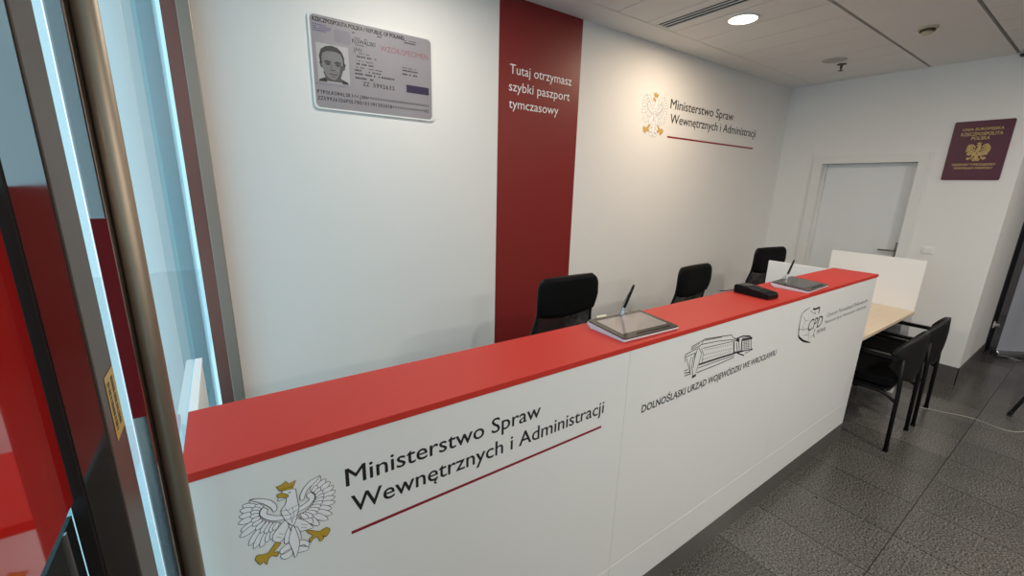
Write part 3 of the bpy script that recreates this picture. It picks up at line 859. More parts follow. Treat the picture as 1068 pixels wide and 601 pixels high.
def eagle(parent, fn, cx, cz, size, mats, d0=0.0004, line=0.00115, claw=None):
    """crowned eagle with spread wings, about size x size; mats = (plumage, line, gold)"""
    k = size / 0.175
    def T(p):
        return ((p[0] + 3.416) * k + cx, (p[1] - 1.038) * k + cz)
    E = {n: [T(p) for p in v] for n, v in EAGLE.items()}
    for n in E:
        if n not in ('crown', 'ltips', 'rtips', 'lroots', 'rroots'):
            E[n] = rounded(E[n])
    fe = []
    for s in 'lr':
        tips, roots = E[s + 'tips'], E[s + 'roots']
        for t, r in zip(tips, roots):
            fe.append(lens(r, t, 0.0125 * k))
        for i in range(len(tips) - 1):            # short covert feathers over the long ones
            t = (Vector(tips[i]) + Vector(tips[i + 1])) / 2
            r = (Vector(roots[i]) + Vector(roots[i + 1])) / 2
            fe.append(lens(tuple(r), tuple(r + (t - r) * 0.45), 0.009 * k))
    order = fe + [E[n] for n in ('curla', 'curlb', 'curlc', 'curld', 'lthigh', 'rthigh', 'plume', 'plumeb', 'tail', 'larm', 'rarm', 'llead', 'rlead', 'body')]
    st = 0.000014
    ps = flat('eagle_plumage', mats[0], parent, fn, lambda bm: [fill(bm, p, fn, d0 + i * st) for i, p in enumerate(order)])
    def lines(bm):
        w = line * k
        for i, p in enumerate(order):
            stroke(bm, p, w, fn, d0 + i * st + st * 0.5, True)
        dd = d0 + len(order) * st
        b = [T(p) for p in ((-3.432, 1.060), (-3.421, 1.056), (-3.401, 1.060))]
        stroke(bm, b, w * 0.8, fn, dd)
        stroke(bm, [T(p) for p in ((-3.431, 1.048), (-3.418, 1.044), (-3.400, 1.050))], w * 0.8, fn, dd)
        stroke(bm, [T(p) for p in ((-3.426, 1.036), (-3.414, 1.033), (-3.404, 1.038))], w * 0.8, fn, dd)
        stroke(bm, [T(p) for p in ((-3.424, 1.062), (-3.416, 1.044), (-3.416, 1.026))], w * 0.7, fn, dd)
        stroke(bm, [T(p) for p in ((-3.412, 1.060), (-3.410, 1.044), (-3.416, 1.022))], w * 0.7, fn, dd)
        stroke(bm, [T(p) for p in ((-3.416, 1.094), (-3.411, 1.095))], w * 1.6, fn, dd)
        for q in (((-3.440, 1.010), (-3.432, 1.004)), ((-3.445, 1.004), (-3.436, 0.997)), ((-3.400, 1.012), (-3.388, 1.004)), ((-3.400, 1.004), (-3.390, 0.998))):
            stroke(bm, [T(p) for p in q], w * 0.7, fn, dd)
        for n in ('crown', 'beak', 'lleg', 'rleg'):
            stroke(bm, E[n], w * 0.9, fn, dd + 2 * st, True)
        stroke(bm, [T(p) for p in ((-3.431, 1.108), (-3.418, 1.107), (-3.406, 1.106))], w * 0.8, fn, dd + 2 * st)
    flat('eagle_linework', mats[1], parent, fn, lines)
    flat('eagle_crown', mats[2], parent, fn, lambda bm: [fill(bm, E[n], fn, d0 + (len(order) + 1) * st) for n in ('crown', 'beak')])
    for n in ('lleg', 'rleg'):
        flat('eagle_leg', mats[2], parent, fn, lambda bm: fill(bm, E[n], fn, d0 + (len(order) + 1) * st))

def bar(u0, u1, v0, v1, fn, d):
    return lambda bm: fill(bm, [(u0, v0), (u1, v0), (u1, v1), (u0, v1)], fn, d)

# ---- on the counter front
D0 = 0.0004
eagle(ct, on_counter, -3.416, 1.038, 0.175, (M['whitevinyl'], M['ink'], M['gold']), D0)
flat('lettering', M['ink'], ct, on_counter, lambda bm: letter(bm, 'Ministerstwo Spraw', -3.307, -2.775, 1.060, 0.0430, on_counter, D0, bold=0.0011))
flat('lettering', M['ink'], ct, on_counter, lambda bm: letter(bm, 'Wewnętrznych i Administracji', -3.299, -2.510, 0.9885, 0.0430, on_counter, D0, bold=0.0011))
flat('underline', M['inkred'], ct, on_counter, bar(-3.304, -2.514, 0.9345, 0.9425, on_counter, D0))
flat('lettering', M['ink'], ct, on_counter, lambda bm: letter(bm, 'DOLNOŚLĄSKI URZĄD WOJEWÓDZKI WE WROCŁAWIU', -2.311, -1.299, 0.925, 0.0285, on_counter, D0, 0.018))
def bld(bm):
    for w, pts in BUILDING:
        stroke(bm, pts, w * 0.0017 + 0.0008, on_counter, D0)
flat('building_emblem', M['ink'], ct, on_counter, bld)
def shd(bm):
    rim = [Vector(p) for p in SHIELD[0][1] + SHIELD[1][1][1:] + SHIELD[2][1][1:] + SHIELD[3][1][1:]]
    wid_ = (0.0030, 0.0060, 0.0065, 0.0080, 0.0095, 0.0125, 0.0120, 0.0090, 0.0020)
    lft, rgt = [], []
    n = len(rim)
    for i in range(n - 1):                      # one smooth rim, thicker toward its foot
        a, b, c, d = rim[max(i - 1, 0)], rim[i], rim[i + 1], rim[min(i + 2, n - 1)]
        for k in range(5 if i < n - 2 else 6):
            s = k / 5
            p = b * (2 * s ** 3 - 3 * s * s + 1) + (c - a) * 0.4 * (s ** 3 - 2 * s * s + s) + c * (3 * s * s - 2 * s ** 3) + (d - b) * 0.4 * (s ** 3 - s * s)
            t = (c - b).normalized()
            w = wid_[i] * (1 - s) + wid_[i + 1] * s
            nn = Vector((-t.y, t.x)) * w / 2
            lft.append(bm.verts.new(on_counter(p.x + nn.x, p.y + nn.y, D0)))
            rgt.append(bm.verts.new(on_counter(p.x - nn.x, p.y - nn.y, D0)))
    for i in range(len(lft) - 1):
        bm.faces.new((lft[i], lft[i + 1], rgt[i + 1], rgt[i]))
    for w, pts in SHIELD[4:]:
        stroke(bm, pts, w * 0.0036 + 0.0003, on_counter, D0)
flat('shield_emblem', M['ink'], ct, on_counter, shd)
flat('lettering', M['ink'], ct, on_counter, lambda bm: letter(bm, 'CPD', -0.975, -0.795, 0.985, 0.064, on_counter, D0, 0.0, None, 0.18))
flat('lettering', M['ink'], ct, on_counter, lambda bm: letter(bm, 'MSWiA', -0.835, -0.715, 0.946, 0.024, on_counter, D0, 0.0, None, 0.1))
flat('lettering', M['greyink'], ct, on_counter, lambda bm: letter(bm, 'Centrum Personalizacji Dokumentów', -0.738, -0.092, 1.027, 0.024, on_counter, D0))
flat('lettering', M['greyink'], ct, on_counter, lambda bm: letter(bm, 'Ministerstwa Spraw Wewnętrznych i Administracji', -0.747, -0.095, 0.989, 0.019, on_counter, D0))

# ---- logo on the back wall
lg = thing('wall_logo', 'crowned eagle logo with black lettering and red underline on the white back wall', 'sign', (0.4, YB, 2.14))
eagle(lg, on_back, -0.383, 2.313, 0.336, (M['whitevinyl'], M['greyink'], M['goldwall']), D0, 0.0010)
flat('lettering', M['ink'], lg, on_back, lambda bm: letter(bm, 'Ministerstwo Spraw', -0.183, 0.830, 2.376, 0.075, on_back, D0, bold=0.0026))
flat('lettering', M['ink'], lg, on_back, lambda bm: letter(bm, 'Wewnętrznych i Administracji', -0.168, 1.306, 2.258, 0.075, on_back, D0, bold=0.0026))
flat('underline', M['inkred'], lg, on_back, bar(-0.185, 1.292, 2.137, 2.152, on_back, D0))

# ---- lettering on the red stripe
lr = thing('stripe_lettering', 'three lines of white lettering on the red wall stripe', 'sign', (-1.6, YB, 2.19))
flat('lettering', M['whitevinyl'], lr, on_back, lambda bm: letter(bm, 'Tutaj otrzymasz', -1.849, -1.324, 2.392, 0.056, on_back, 0.0018))
flat('lettering', M['whitevinyl'], lr, on_back, lambda bm: letter(bm, 'szybki paszport', -1.853, -1.334, 2.291, 0.056, on_back, 0.0018))
flat('lettering', M['whitevinyl'], lr, on_back, lambda bm: letter(bm, 'tymczasowy', -1.851, -1.433, 2.188, 0.056, on_back, 0.0018))

# ---- enlarged data page
idc = thing('data_page_poster', 'large grey passport data page panel with a portrait, on the back wall', 'poster', (-2.70, YB, 2.05))
a = B(); prism(a, rrect(-3.019, -2.374, 2.050, 2.481, 0.024), on_back, 0.0002, 0.010)
obj('panel_board', a, M['cardedge'], idc)
CDp = 0.0106
flat('card_face', M['card'], idc, on_back, lambda bm: fill(bm, rrect(-3.009, -2.390, 2.058, 2.473, 0.022), on_back, CDp))
e1, e2, e3, e4 = CDp + 0.0004, CDp + 0.0008, CDp + 0.0012, CDp + 0.0016
flat('lettering', M['ink'], idc, on_back, lambda bm: letter(bm, 'RZECZPOSPOLITA POLSKA / REPUBLIC OF POLAND', -2.998, -2.545, 2.444, 0.018, on_back, e1, bold=0.0022))
flat('lettering', M['ink'], idc, on_back, lambda bm: letter(bm, 'KOWALSKI', -2.817, -2.702, 2.381, 0.019, on_back, e1, bold=0.001))
flat('lettering', M['ink'], idc, on_back, lambda bm: letter(bm, 'JAN', -2.814, -2.772, 2.345, 0.017, on_back, e1))
flat('lettering', M['ink'], idc, on_back, lambda bm: letter(bm, 'ZZ 5992632', -2.774, -2.608, 2.186, 0.019, on_back, e1, 0.0, 0.62, bold=0.0013))
flat('lettering', M['ink'], idc, on_back, lambda bm: letter(bm, 'PTPOLKOWALSKI<<JAN<<<<<<<<<<<<<<<<<<<<<<<<<<', -3.000, -2.410, 2.122, 0.016, on_back, e1, 0.0, 0.62, bold=0.0013))
flat('lettering', M['ink'], idc, on_back, lambda bm: letter(bm, 'ZZ59926326POL7801011M1202038<<<<<<<<<<<<<<02', -3.000, -2.410, 2.093, 0.016, on_back, e1, 0.0, 0.62, bold=0.0013))
random.seed(11)
def fine(bm, u0, u1, v, h, dens=0.8):
    u = u0
    while u < u1:
        w = random.uniform(0.003, 0.009)
        if random.random() < dens:
            fill(bm, [(u, v), (min(u + w, u1), v), (min(u + w, u1), v + h), (u, v + h)], on_back, e1)
        u += w + 0.0018
for u0, u1, v, h in ((-2.813, -2.785, 2.441, .004), (-2.815, -2.797, 2.424, .007), (-2.692, -2.665, 2.442, .003), (-2.690, -2.665, 2.430, .007), (-2.553, -2.463, 2.442, .004), (-2.545, -2.480, 2.430, .006),
                         (-2.806, -2.735, 2.404, .004), (-2.804, -2.737, 2.372, .004), (-2.808, -2.725, 2.335, .004), (-2.800, -2.700, 2.318, .007), (-2.812, -2.716, 2.300, .004), (-2.813, -2.717, 2.283, .008),
                         (-2.814, -2.670, 2.268, .004), (-2.813, -2.780, 2.252, .008), (-2.742, -2.680, 2.252, .006), (-2.812, -2.605, 2.236, .008), (-2.812, -2.720, 2.216, .008),
                         (-2.559, -2.467, 2.306, .004), (-2.559, -2.470, 2.291, .007), (-2.559, -2.475, 2.272, .008)):
    flat('fine_print', M['ink'], idc, on_back, lambda bm: fine(bm, u0, u1, v, h))
for u0, u1, v, h in ((-3.000, -2.935, 2.428, .0055), (-3.000, -2.915, 2.419, .0055), (-3.000, -2.920, 2.410, .0055), (-3.000, -2.938, 2.401, .0055), (-3.004, -2.850, 2.166, .0022)):
    flat('violet_print', M['violet'], idc, on_back, lambda bm: fine(bm, u0, u1, v, h, 0.97))
flat('overprint', M['wzor'], idc, on_back, lambda bm: letter(bm, 'WZÓR/SPECIMEN', -2.675, -2.409, 2.369, 0.026, on_back, e1))
flat('emblem_patch', M['chipgrey'], idc, on_back, lambda bm: fill(bm, rrect(-2.903, -2.824, 2.366, 2.426, 0.014), on_back, e1))
flat('barcode_block', M['barcode'], idc, on_back, bar(-2.540, -2.408, 2.186, 2.225, on_back, e1))
# the portrait: flat print like the rest of the panel
ph = flat('portrait_photo', M['photobg'], idc, on_back, bar(-2.991, -2.840, 2.178, 2.352, on_back, e1))
HAIR = [(-2.976, 2.262), (-2.980, 2.294), (-2.970, 2.325), (-2.947, 2.341), (-2.919, 2.348), (-2.893, 2.343), (-2.872, 2.326), (-2.862, 2.300), (-2.862, 2.262), (-2.885, 2.250), (-2.950, 2.250)]
FACE = [(-2.969, 2.289), (-2.963, 2.309), (-2.944, 2.319), (-2.921, 2.322), (-2.899, 2.322), (-2.879, 2.315), (-2.870, 2.293), (-2.867, 2.262), (-2.872, 2.239), (-2.882, 2.210), (-2.900, 2.192), (-2.921, 2.186), (-2.942, 2.192), (-2.959, 2.216), (-2.969, 2.250)]
def sk1(bm):
    fill(bm, [(-2.953, 2.215), (-2.886, 2.215), (-2.876, 2.184), (-2.962, 2.184)], on_back, e2)
    fill(bm, [(-2.974, 2.273), (-2.981, 2.265), (-2.975, 2.243), (-2.966, 2.240)], on_back, e2)
    fill(bm, [(-2.866, 2.276), (-2.856, 2.272), (-2.862, 2.246), (-2.872, 2.240)], on_back, e2)
flat('neck_print', M['skindark'], ph, on_back, sk1)
flat('hair_print', M['hair'], ph, on_back, lambda bm: fill(bm, HAIR, on_back, e2))
for q in ([(-2.990, 2.179), (-2.984, 2.188), (-2.957, 2.200), (-2.950, 2.179)], [(-2.878, 2.179), (-2.880, 2.200), (-2.852, 2.189), (-2.846, 2.179)]):
    flat('shoulder_print', M['hair'], ph, on_back, lambda bm: fill(bm, q, on_back, e2 + 0.0001))
flat('face_print', M['skin'], ph, on_back, lambda bm: fill(bm, FACE, on_back, e3))
def feat(bm):
    for pts, w in (([(-2.958, 2.270), (-2.944, 2.276), (-2.927, 2.271)], .0055), ([(-2.910, 2.271), (-2.895, 2.277), (-2.879, 2.272)], .0055),
                   ([(-2.929, 2.238), (-2.920, 2.234), (-2.909, 2.238)], .0034), ([(-2.937, 2.218), (-2.918, 2.2155), (-2.899, 2.219)], .0040)):
        stroke(bm, pts, w, on_back, e4)
    for u in (-2.942, -2.895):
        fill(bm, [(u + 0.0055 * math.cos(q), 2.2625 + 0.0032 * math.sin(q)) for q in [2 * math.pi * k / 10 for k in range(10)]], on_back, e4)
flat('feature_print', M['hair'], ph, on_back, feat)
def sock(bm):
    for u in (-2.942, -2.894):
        fill(bm, [(u + 0.0135 * math.cos(q), 2.2645 + 0.0095 * math.sin(q)) for q in [2 * math.pi * k / 14 for k in range(14)]], on_back, e3 + 0.0001)
    stroke(bm, [(-2.930, 2.207), (-2.918, 2.205), (-2.906, 2.207)], 0.003, on_back, e3 + 0.0001)
    stroke(bm, [(-2.962, 2.225), (-2.955, 2.205), (-2.940, 2.193), (-2.921, 2.188), (-2.902, 2.193)], 0.007, on_back, e3 + 0.0001)
flat('shadow_print', M['skindark'], ph, on_back, sock)
def shade(bm):
    fill(bm, [(-2.882, 2.262), (-2.867, 2.262), (-2.872, 2.239), (-2.882, 2.210), (-2.900, 2.192), (-2.906, 2.196), (-2.890, 2.220)], on_back, e3 + 0.0002)
    stroke(bm, [(-2.922, 2.268), (-2.927, 2.246), (-2.929, 2.238)], 0.0022, on_back, e3 + 0.0002)
flat('cheek_print', M['skindark'], ph, on_back, shade)

# ---- burgundy passport cover on the right wall
pc = thing('passport_cover_poster', 'burgundy passport cover panel with gold lettering and eagle on the right wall', 'poster', (XR, 0.015, 1.84))
a = B(); prism(a, rrect(-0.191, 0.162, 1.843, 2.332, 0.012), on_right, 0.0002, 0.008)
obj('panel_board', a, M['burgundy'], pc)
PD = 0.0086
flat('lettering', M['goldline'], pc, on_right, lambda bm: letter(bm, 'UNIA EUROPEJSKA', -0.134, 0.108, 2.254, 0.020, on_right, PD, 0.01))
flat('lettering', M['goldline'], pc, on_right, lambda bm: letter(bm, 'RZECZPOSPOLITA', -0.136, 0.110, 2.212, 0.025, on_right, PD, 0.012))
flat('lettering', M['goldline'], pc, on_right, lambda bm: letter(bm, 'POLSKA', -0.066, 0.042, 2.178, 0.025, on_right, PD, 0.012))
flat('lettering', M['goldline'], pc, on_right, lambda bm: letter(bm, 'PASZPORT TYMCZASOWY', -0.142, 0.116, 1.964, 0.018, on_right, PD, bold=0.0012))
flat('lettering', M['goldline'], pc, on_right, lambda bm: letter(bm, 'TEMPORARY PASSPORT', -0.130, 0.105, 1.936, 0.016, on_right, PD, bold=0.001))
eagle(pc, on_right, -0.008, 2.084, 0.150, (M['goldline'], M['burgundy'], M['goldline']), PD, 0.0013)

# =================================================================== THINGS ON THE COUNTER
def signature_pad(loc, yaw, label, screen_mat, lean, extra=False):
    t = thing('signature_pad', label, 'signature pad', loc, yaw, 'signature pads on the counter')
    w, d, hf, hr = 0.141, 0.092, 0.0145, 0.027
    # white wedge body
    a = B()
    prof = [(-d + 0.004, 0.0), (d - 0.02, 0.0), (d, 0.012), (d, hr - 0.004), (-d, hf - 0.004), (-d, 0.006)]
    prism(a, prof, lambda u, v, s: (s, u, v), -w, w)
    body = obj('pad_body', a, M['padwhite'], t, world=False, bevel=0.003)
    sl = (hr - hf) / (2 * d)
    zt = lambda y: hf + (y + d) * sl
    # dark bezel plate
    a = B()
    vs0 = rrect(-w, w, -d, d, 0.008, 4)
    prism(a, vs0, lambda u, v, s: (u, v, zt(v) + s), -0.004, 0.0)
    obj('bezel', a, M['bezel'], t, world=False)
    a = B()
    prism(a, rrect(-w + 0.024, w - 0.020, -d + 0.034, d - 0.022, 0.002, 2), lambda u, v, s: (u, v, zt(v) + s), 0.0002, 0.0008)
    obj('screen', a, screen_mat, t, world=False)
    # row of touch keys along the front edge
    a = B()
    for k in range(14):
        u = -0.062 + k * 0.0125
        box(a, u, u + 0.007, -d + 0.013, -d + 0.021, zt(-d + 0.017) + 0.0002, zt(-d + 0.017) + 0.0012)
    obj('touch_keys', a, M['shell'], t, world=False)
    # pen in its holder at the back
    px, py = 0.028, d - 0.012
    a = B()
    lathe(a, [(0.010, 0.0), (0.009, 0.008), (0.0065, 0.016)], (px, py, zt(py)), 18)
    obj('pen_holder', a, M['silver'], t, world=False, smooth=False)
    a = B()
    p0 = Vector((px, py, zt(py) + 0.012))
    dr = Vector(lean).normalized()
    tube(a, [p0 + dr * s for s in (0.0, 0.018, 0.022, 0.100, 0.110, 0.114)], [0.0030, 0.0052, 0.0058, 0.0052, 0.0042, 0.0015], 12)
    pen = obj('pen', a, M['black'], t, world=False, smooth=True)
    a = B()
    tube(a, [p0 - dr * 0.002, p0 + dr * 0.016], [0.0034, 0.0064], 12)
    obj('pen_tip', a, M['silver'], pen, world=False)
    a = B()
    tp = p0 + dr * 0.092 + Vector((-0.006, 0, 0))
    cord = [tp, tp + Vector((-0.016, 0.0, -0.020)), tp + Vector((-0.036, 0.002, -0.055)), tp + Vector((-0.046, 0.0, -0.085)), Vector((px - 0.035, py, zt(py) + 0.001))] if extra else \
           [p0 + dr * 0.006, p0 + Vector((-0.02, 0.002, 0.006)), p0 + Vector((-0.045, 0.002, 0.004)), Vector((px - 0.075, py, zt(py) + 0.001))]
    tube(a, fillet(cord, 0.02), 0.0011, 8)
    obj('tether_cord', a, M['greyink'], pen, world=False, smooth=True)
    a = B()
    box(a, -w + 0.05, -w + 0.098, d - 0.001, d + 0.008, 0.012, hr + 0.006)
    if extra:
        obj('connector_cover', a, M['cream'], t, world=False, bevel=0.002)
    else:
        a.free()
    return t
signature_pad((-2.262, 0.112, ZC), math.radians(-2), 'signature pad with raised pen, the near one, before the first office chair', M['lcd'], (0.045, 0.0, 0.09), True)
signature_pad((-0.898, 0.102, ZC), math.radians(2.5), 'signature pad at the far counter end beside the payment terminal', M['lcddark'], (0.065, 0.0, 0.085))

pt = thing('payment_terminal', 'black payment terminal lying on the red counter beside the far signature pad', 'payment terminal', (-1.318, 0.142, ZC), math.radians(-6))
a = B()
prof = [(-0.098, 0.004), (-0.094, 0.0), (0.076, 0.0), (0.080, 0.006), (0.080, 0.036), (0.071, 0.043), (0.020, 0.0425), (-0.030, 0.036), (-0.086, 0.031), (-0.097, 0.021)]
prism(a, prof, lambda u, v, s: (s, u, v), -0.042, 0.042)
tb = obj('terminal_body', a, M['black'], pt, world=False, bevel=0.010)
tb.modifiers['edge'].segments = 4
a = B()
prism(a, rrect(-0.031, 0.031, 0.016, 0.058, 0.003, 3), lambda u, v, s: (u, v, 0.0428 + s), 0.0002, 0.0010)
obj('display', a, M['bezel'], pt, world=False)
a = B()
for i in range(4):
    for j in range(3):
        u, v = -0.030 + j * 0.0215, -0.036 - i * 0.0128
        z = 0.036 + (v + 0.030) * 0.0893
        box(a, u, u + 0.0165, v - 0.008, v, z - 0.001, z + 0.0022)
obj('keypad', a, M['shell'], pt, world=False, bevel=0.0008)
a = B(); prism(a, rrect(0.018, 0.034, -0.0945, -0.0925, 0.0008, 2), lambda u, v, s: (u, v, s), 0.010, 0.016)
obj('status_badge', a, M['silver'], pt, world=False)
a = B(); tube(a, fillet([(-0.020, 0.076, 0.010), (-0.030, 0.100, 0.005), (-0.075, 0.100, 0.0035), (-0.105, 0.112, 0.0035)], 0.02), 0.0022, 8)
obj('power_cord', a, M['black'], pt, world=False, smooth=True)

# =================================================================== OFFICE CHAIRS BEHIND THE COUNTER
def interp(tab, z):
    for (z0, w0), (z1, w1) in zip(tab, tab[1:]):
        if z0 <= z <= z1:
            t = (z - z0) / (z1 - z0)
            t = t * t * (3 - 2 * t)
            return w0 + (w1 - w0) * t
    return tab[-1][1] if z > tab[-1][0] else tab[0][1]
WID = [(0.58, 0.170), (0.74, 0.205), (0.90, 0.226), (1.03, 0.206), (1.12, 0.216), (1.17, 0.214)]
def wid(z):
    if z <= 1.17:
        return interp(WID, z)
    t = min(1.0, (z - 1.17) / 0.066)
    return 0.214 - 0.060 * (1 - math.sqrt(max(0.0, 1 - t * t)))
def yb(x, z):          # the back: dished sideways, curving away below the pad
    s = max(0.0, min(1.0, (1.13 - z) / 0.24))
    return 0.020 * math.cos(x / 0.23 * 1.3) + 0.038 * s * s * (3 - 2 * s) - 0.01
def back_panel(bm, z0, z1, thick, nu=24, nv=30, inset=0.0, dip=0.0):
    F, K = [], []
    for j in range(nv + 1):
        f, k = [], []
        for i in range(nu + 1):
            s = -1 + 2 * i / nu
            zz0 = z0 - dip * (1 - s * s)
            z = zz0 + (z1 - zz0) * math.sin(math.pi / 2 * j / nv)
            w = wid(z) - inset
            x = s * w
            e = max(0.0, 1 - abs(s) ** 6) * (min(1, j / 2.5, (nv - j) / 7.0))
            y = yb(x, z)
            f.append(bm.verts.new((x, y - thick * (0.35 + 0.65 * e), z)))
            k.append(bm.verts.new((x, y + thick * 0.25, z)))
        F.append(f)
        K.append(k)
    for j in range(nv):
        for i in range(nu):
            bm.faces.new((F[j][i], F[j][i + 1], F[j + 1][i + 1], F[j + 1][i]))
            bm.faces.new((K[j][i], K[j + 1][i], K[j + 1][i + 1], K[j][i + 1]))
    for j in range(nv):
        bm.faces.new((F[j][0], F[j + 1][0], K[j + 1][0], K[j][0]))
        bm.faces.new((F[j][nu], K[j][nu], K[j + 1][nu], F[j + 1][nu]))
    for i in range(nu):
        bm.faces.new((F[0][i], K[0][i], K[0][i + 1], F[0][i + 1]))
        bm.faces.new((F[nv][i], F[nv][i + 1], K[nv][i + 1], K[nv][i]))

def make_office_chair(loc, rz, label):
    """faces -y; origin under the gas lift, the back stands 0.26 behind it"""
    t = thing('office_chair', label, 'office chair', loc, rz, 'office chairs behind the counter')
    BY = 0.26
    sh = lambda bm: bmesh.ops.translate(bm, verts=bm.verts, vec=(0, BY, 0))
    a = B(); back_panel(a, 1.030, 1.236, 0.042, dip=0.035); sh(a)
    obj('back_pad', a, M['fabric'], t, world=False, smooth=True)
    a = B(); back_panel(a, 0.58, 1.026, 0.006, inset=0.012); sh(a)
    ms = obj('back_mesh', a, M['meshf'], t, world=False, smooth=True)
    a = B(); back_panel(a, 0.70, 0.84, 0.022, nu=14, nv=8, inset=0.075); bmesh.ops.translate(a, verts=a.verts, vec=(0, 0.035, 0)); sh(a)
    obj('lumbar_pad', a, M['black'], t, world=False, smooth=True)
    a = B()
    pts = []
    for k in range(41):
        z = 0.58 + (1.228 - 0.58) * math.sin(math.pi / 2 * k / 40)
        pts.append((wid(z) - 0.006, z))
    loop = [(x, yb(x, z) + BY + 0.004, z) for x, z in pts] + [(-x, yb(x, z) + BY + 0.004, z) for x, z in pts[::-1]]
    tube(a, loop + [loop[0]], 0.010, 8)
    obj('back_frame', a, M['black'], t, world=False, smooth=True)
    a = B()
    tube(a, fillet([(0, BY + 0.075, 0.88), (0, BY + 0.08, 0.60), (0, BY + 0.04, 0.42), (0, 0.05, 0.41)], 0.08), [0.018] * 14 if False else 0.018, 12)
    obj('back_support', a, M['black'], t, world=False, smooth=True)
    a = B(); prism(a, rrect(-0.235, 0.235, -0.235, 0.215, 0.09, 8), lambda u, v, s: (u, v, s + 0.018 * (u / 0.235) ** 2), 0.440, 0.505)
    obj('seat', a, M['fabric'], t, world=False, bevel=0.018)
    a = B(); prism(a, rrect(-0.15, 0.15, -0.12, 0.13, 0.03, 5), lambda u, v, s: (u, v, s), 0.395, 0.442)
    obj('seat_mechanism', a, M['black'], t, world=False, bevel=0.006)
    a = B(); lathe(a, [(0.030, 0.10), (0.030, 0.26), (0.018, 0.262), (0.018, 0.400)], n=20)
    obj('gas_lift', a, M['metalblack'], t, world=False)
    a = B()
    for k in range(5):
        an = 2 * math.pi * k / 5 + 0.3
        c, s = math.cos(an), math.sin(an)
        tube(a, [(0, 0, 0.105), (0.15 * c, 0.15 * s, 0.095), (0.29 * c, 0.29 * s, 0.068)], [0.026, 0.020, 0.013], 10)
    obj('star_base', a, M['black'], t, world=False, smooth=True)
    for k in range(5):
        an = 2 * math.pi * k / 5 + 0.3
        c, s = math.cos(an), math.sin(an)
        a = B()
        tube(a, [(0.285 * c + 0.022 * s, 0.285 * s - 0.022 * c, 0.028), (0.285 * c - 0.022 * s, 0.285 * s + 0.022 * c, 0.028)], 0.028, 16)
        tube(a, [(0.285 * c, 0.285 * s, 0.03), (0.285 * c, 0.285 * s, 0.072)], 0.008, 8)
        obj('caster', a, M['black'], t, world=False)
    return t
oc = make_office_chair((-1.912, 0.585, 0), 0.0, 'black mesh-back office chair in front of the red wall stripe')
def place(src, loc, rz, label):
    c = copy_tree(src)
    c.location = loc
    c.rotation_euler = (0, 0, rz)
    c['label'] = label
    return c
c2 = place(oc, (-0.622, 0.62, 0), math.radians(3), 'black mesh-back office chair left of the payment terminal, middle one of three')
c3 = place(oc, (0.545, 0.66, 0), math.radians(-8), 'black mesh-back office chair partly hidden by a white divider at the far counter end')
for c, dz in ((oc, 0.016), (c2, 0.072), (c3, 0.020)):      # each is set to its own height on the gas lift
    for ch in c.children:
        if ch.name.split('.')[0] not in ('star_base', 'caster', 'gas_lift'):
            ch.location.z -= dz

# =================================================================== DESK WITH DIVIDERS
dk = thing('desk', 'light wood desk set against the right end of the counter between two white dividers', 'desk', (0.63, 0.33, 0))
a = B(); box(a, 0.020, 1.236, 0.002, 0.668, 0.735, 0.760)
obj('desk_top', a, M['wood'], dk, bevel=0.002)
for x0, x1 in ((0.024, 0.042), (1.214, 1.232)):
    a = B(); box(a, x0, x1, 0.06, 0.64, 0.0, 0.735)
    obj('desk_side', a, M['greydisc'], dk, bevel=0.001)
tall = thing('divider_screen', 'white divider board at the far edge of the wooden desk, before the door', 'divider', (1.247, 0.33, 0.0))
a = B(); box(a, 1.2385, 1.2565, 0.010, 0.668, 0.0, 1.184)
obj('divider_board', a, M['screenw'], tall, bevel=0.001)
low = thing('divider_screen', 'white divider board seen just behind the far signature pad', 'divider', (0.01, 0.45, 0.0))
a = B(); box(a, 0.001, 0.018, 0.24, 0.668, 0.0, 1.184)
obj('divider_board', a, M['screenw'], low, bevel=0.001)

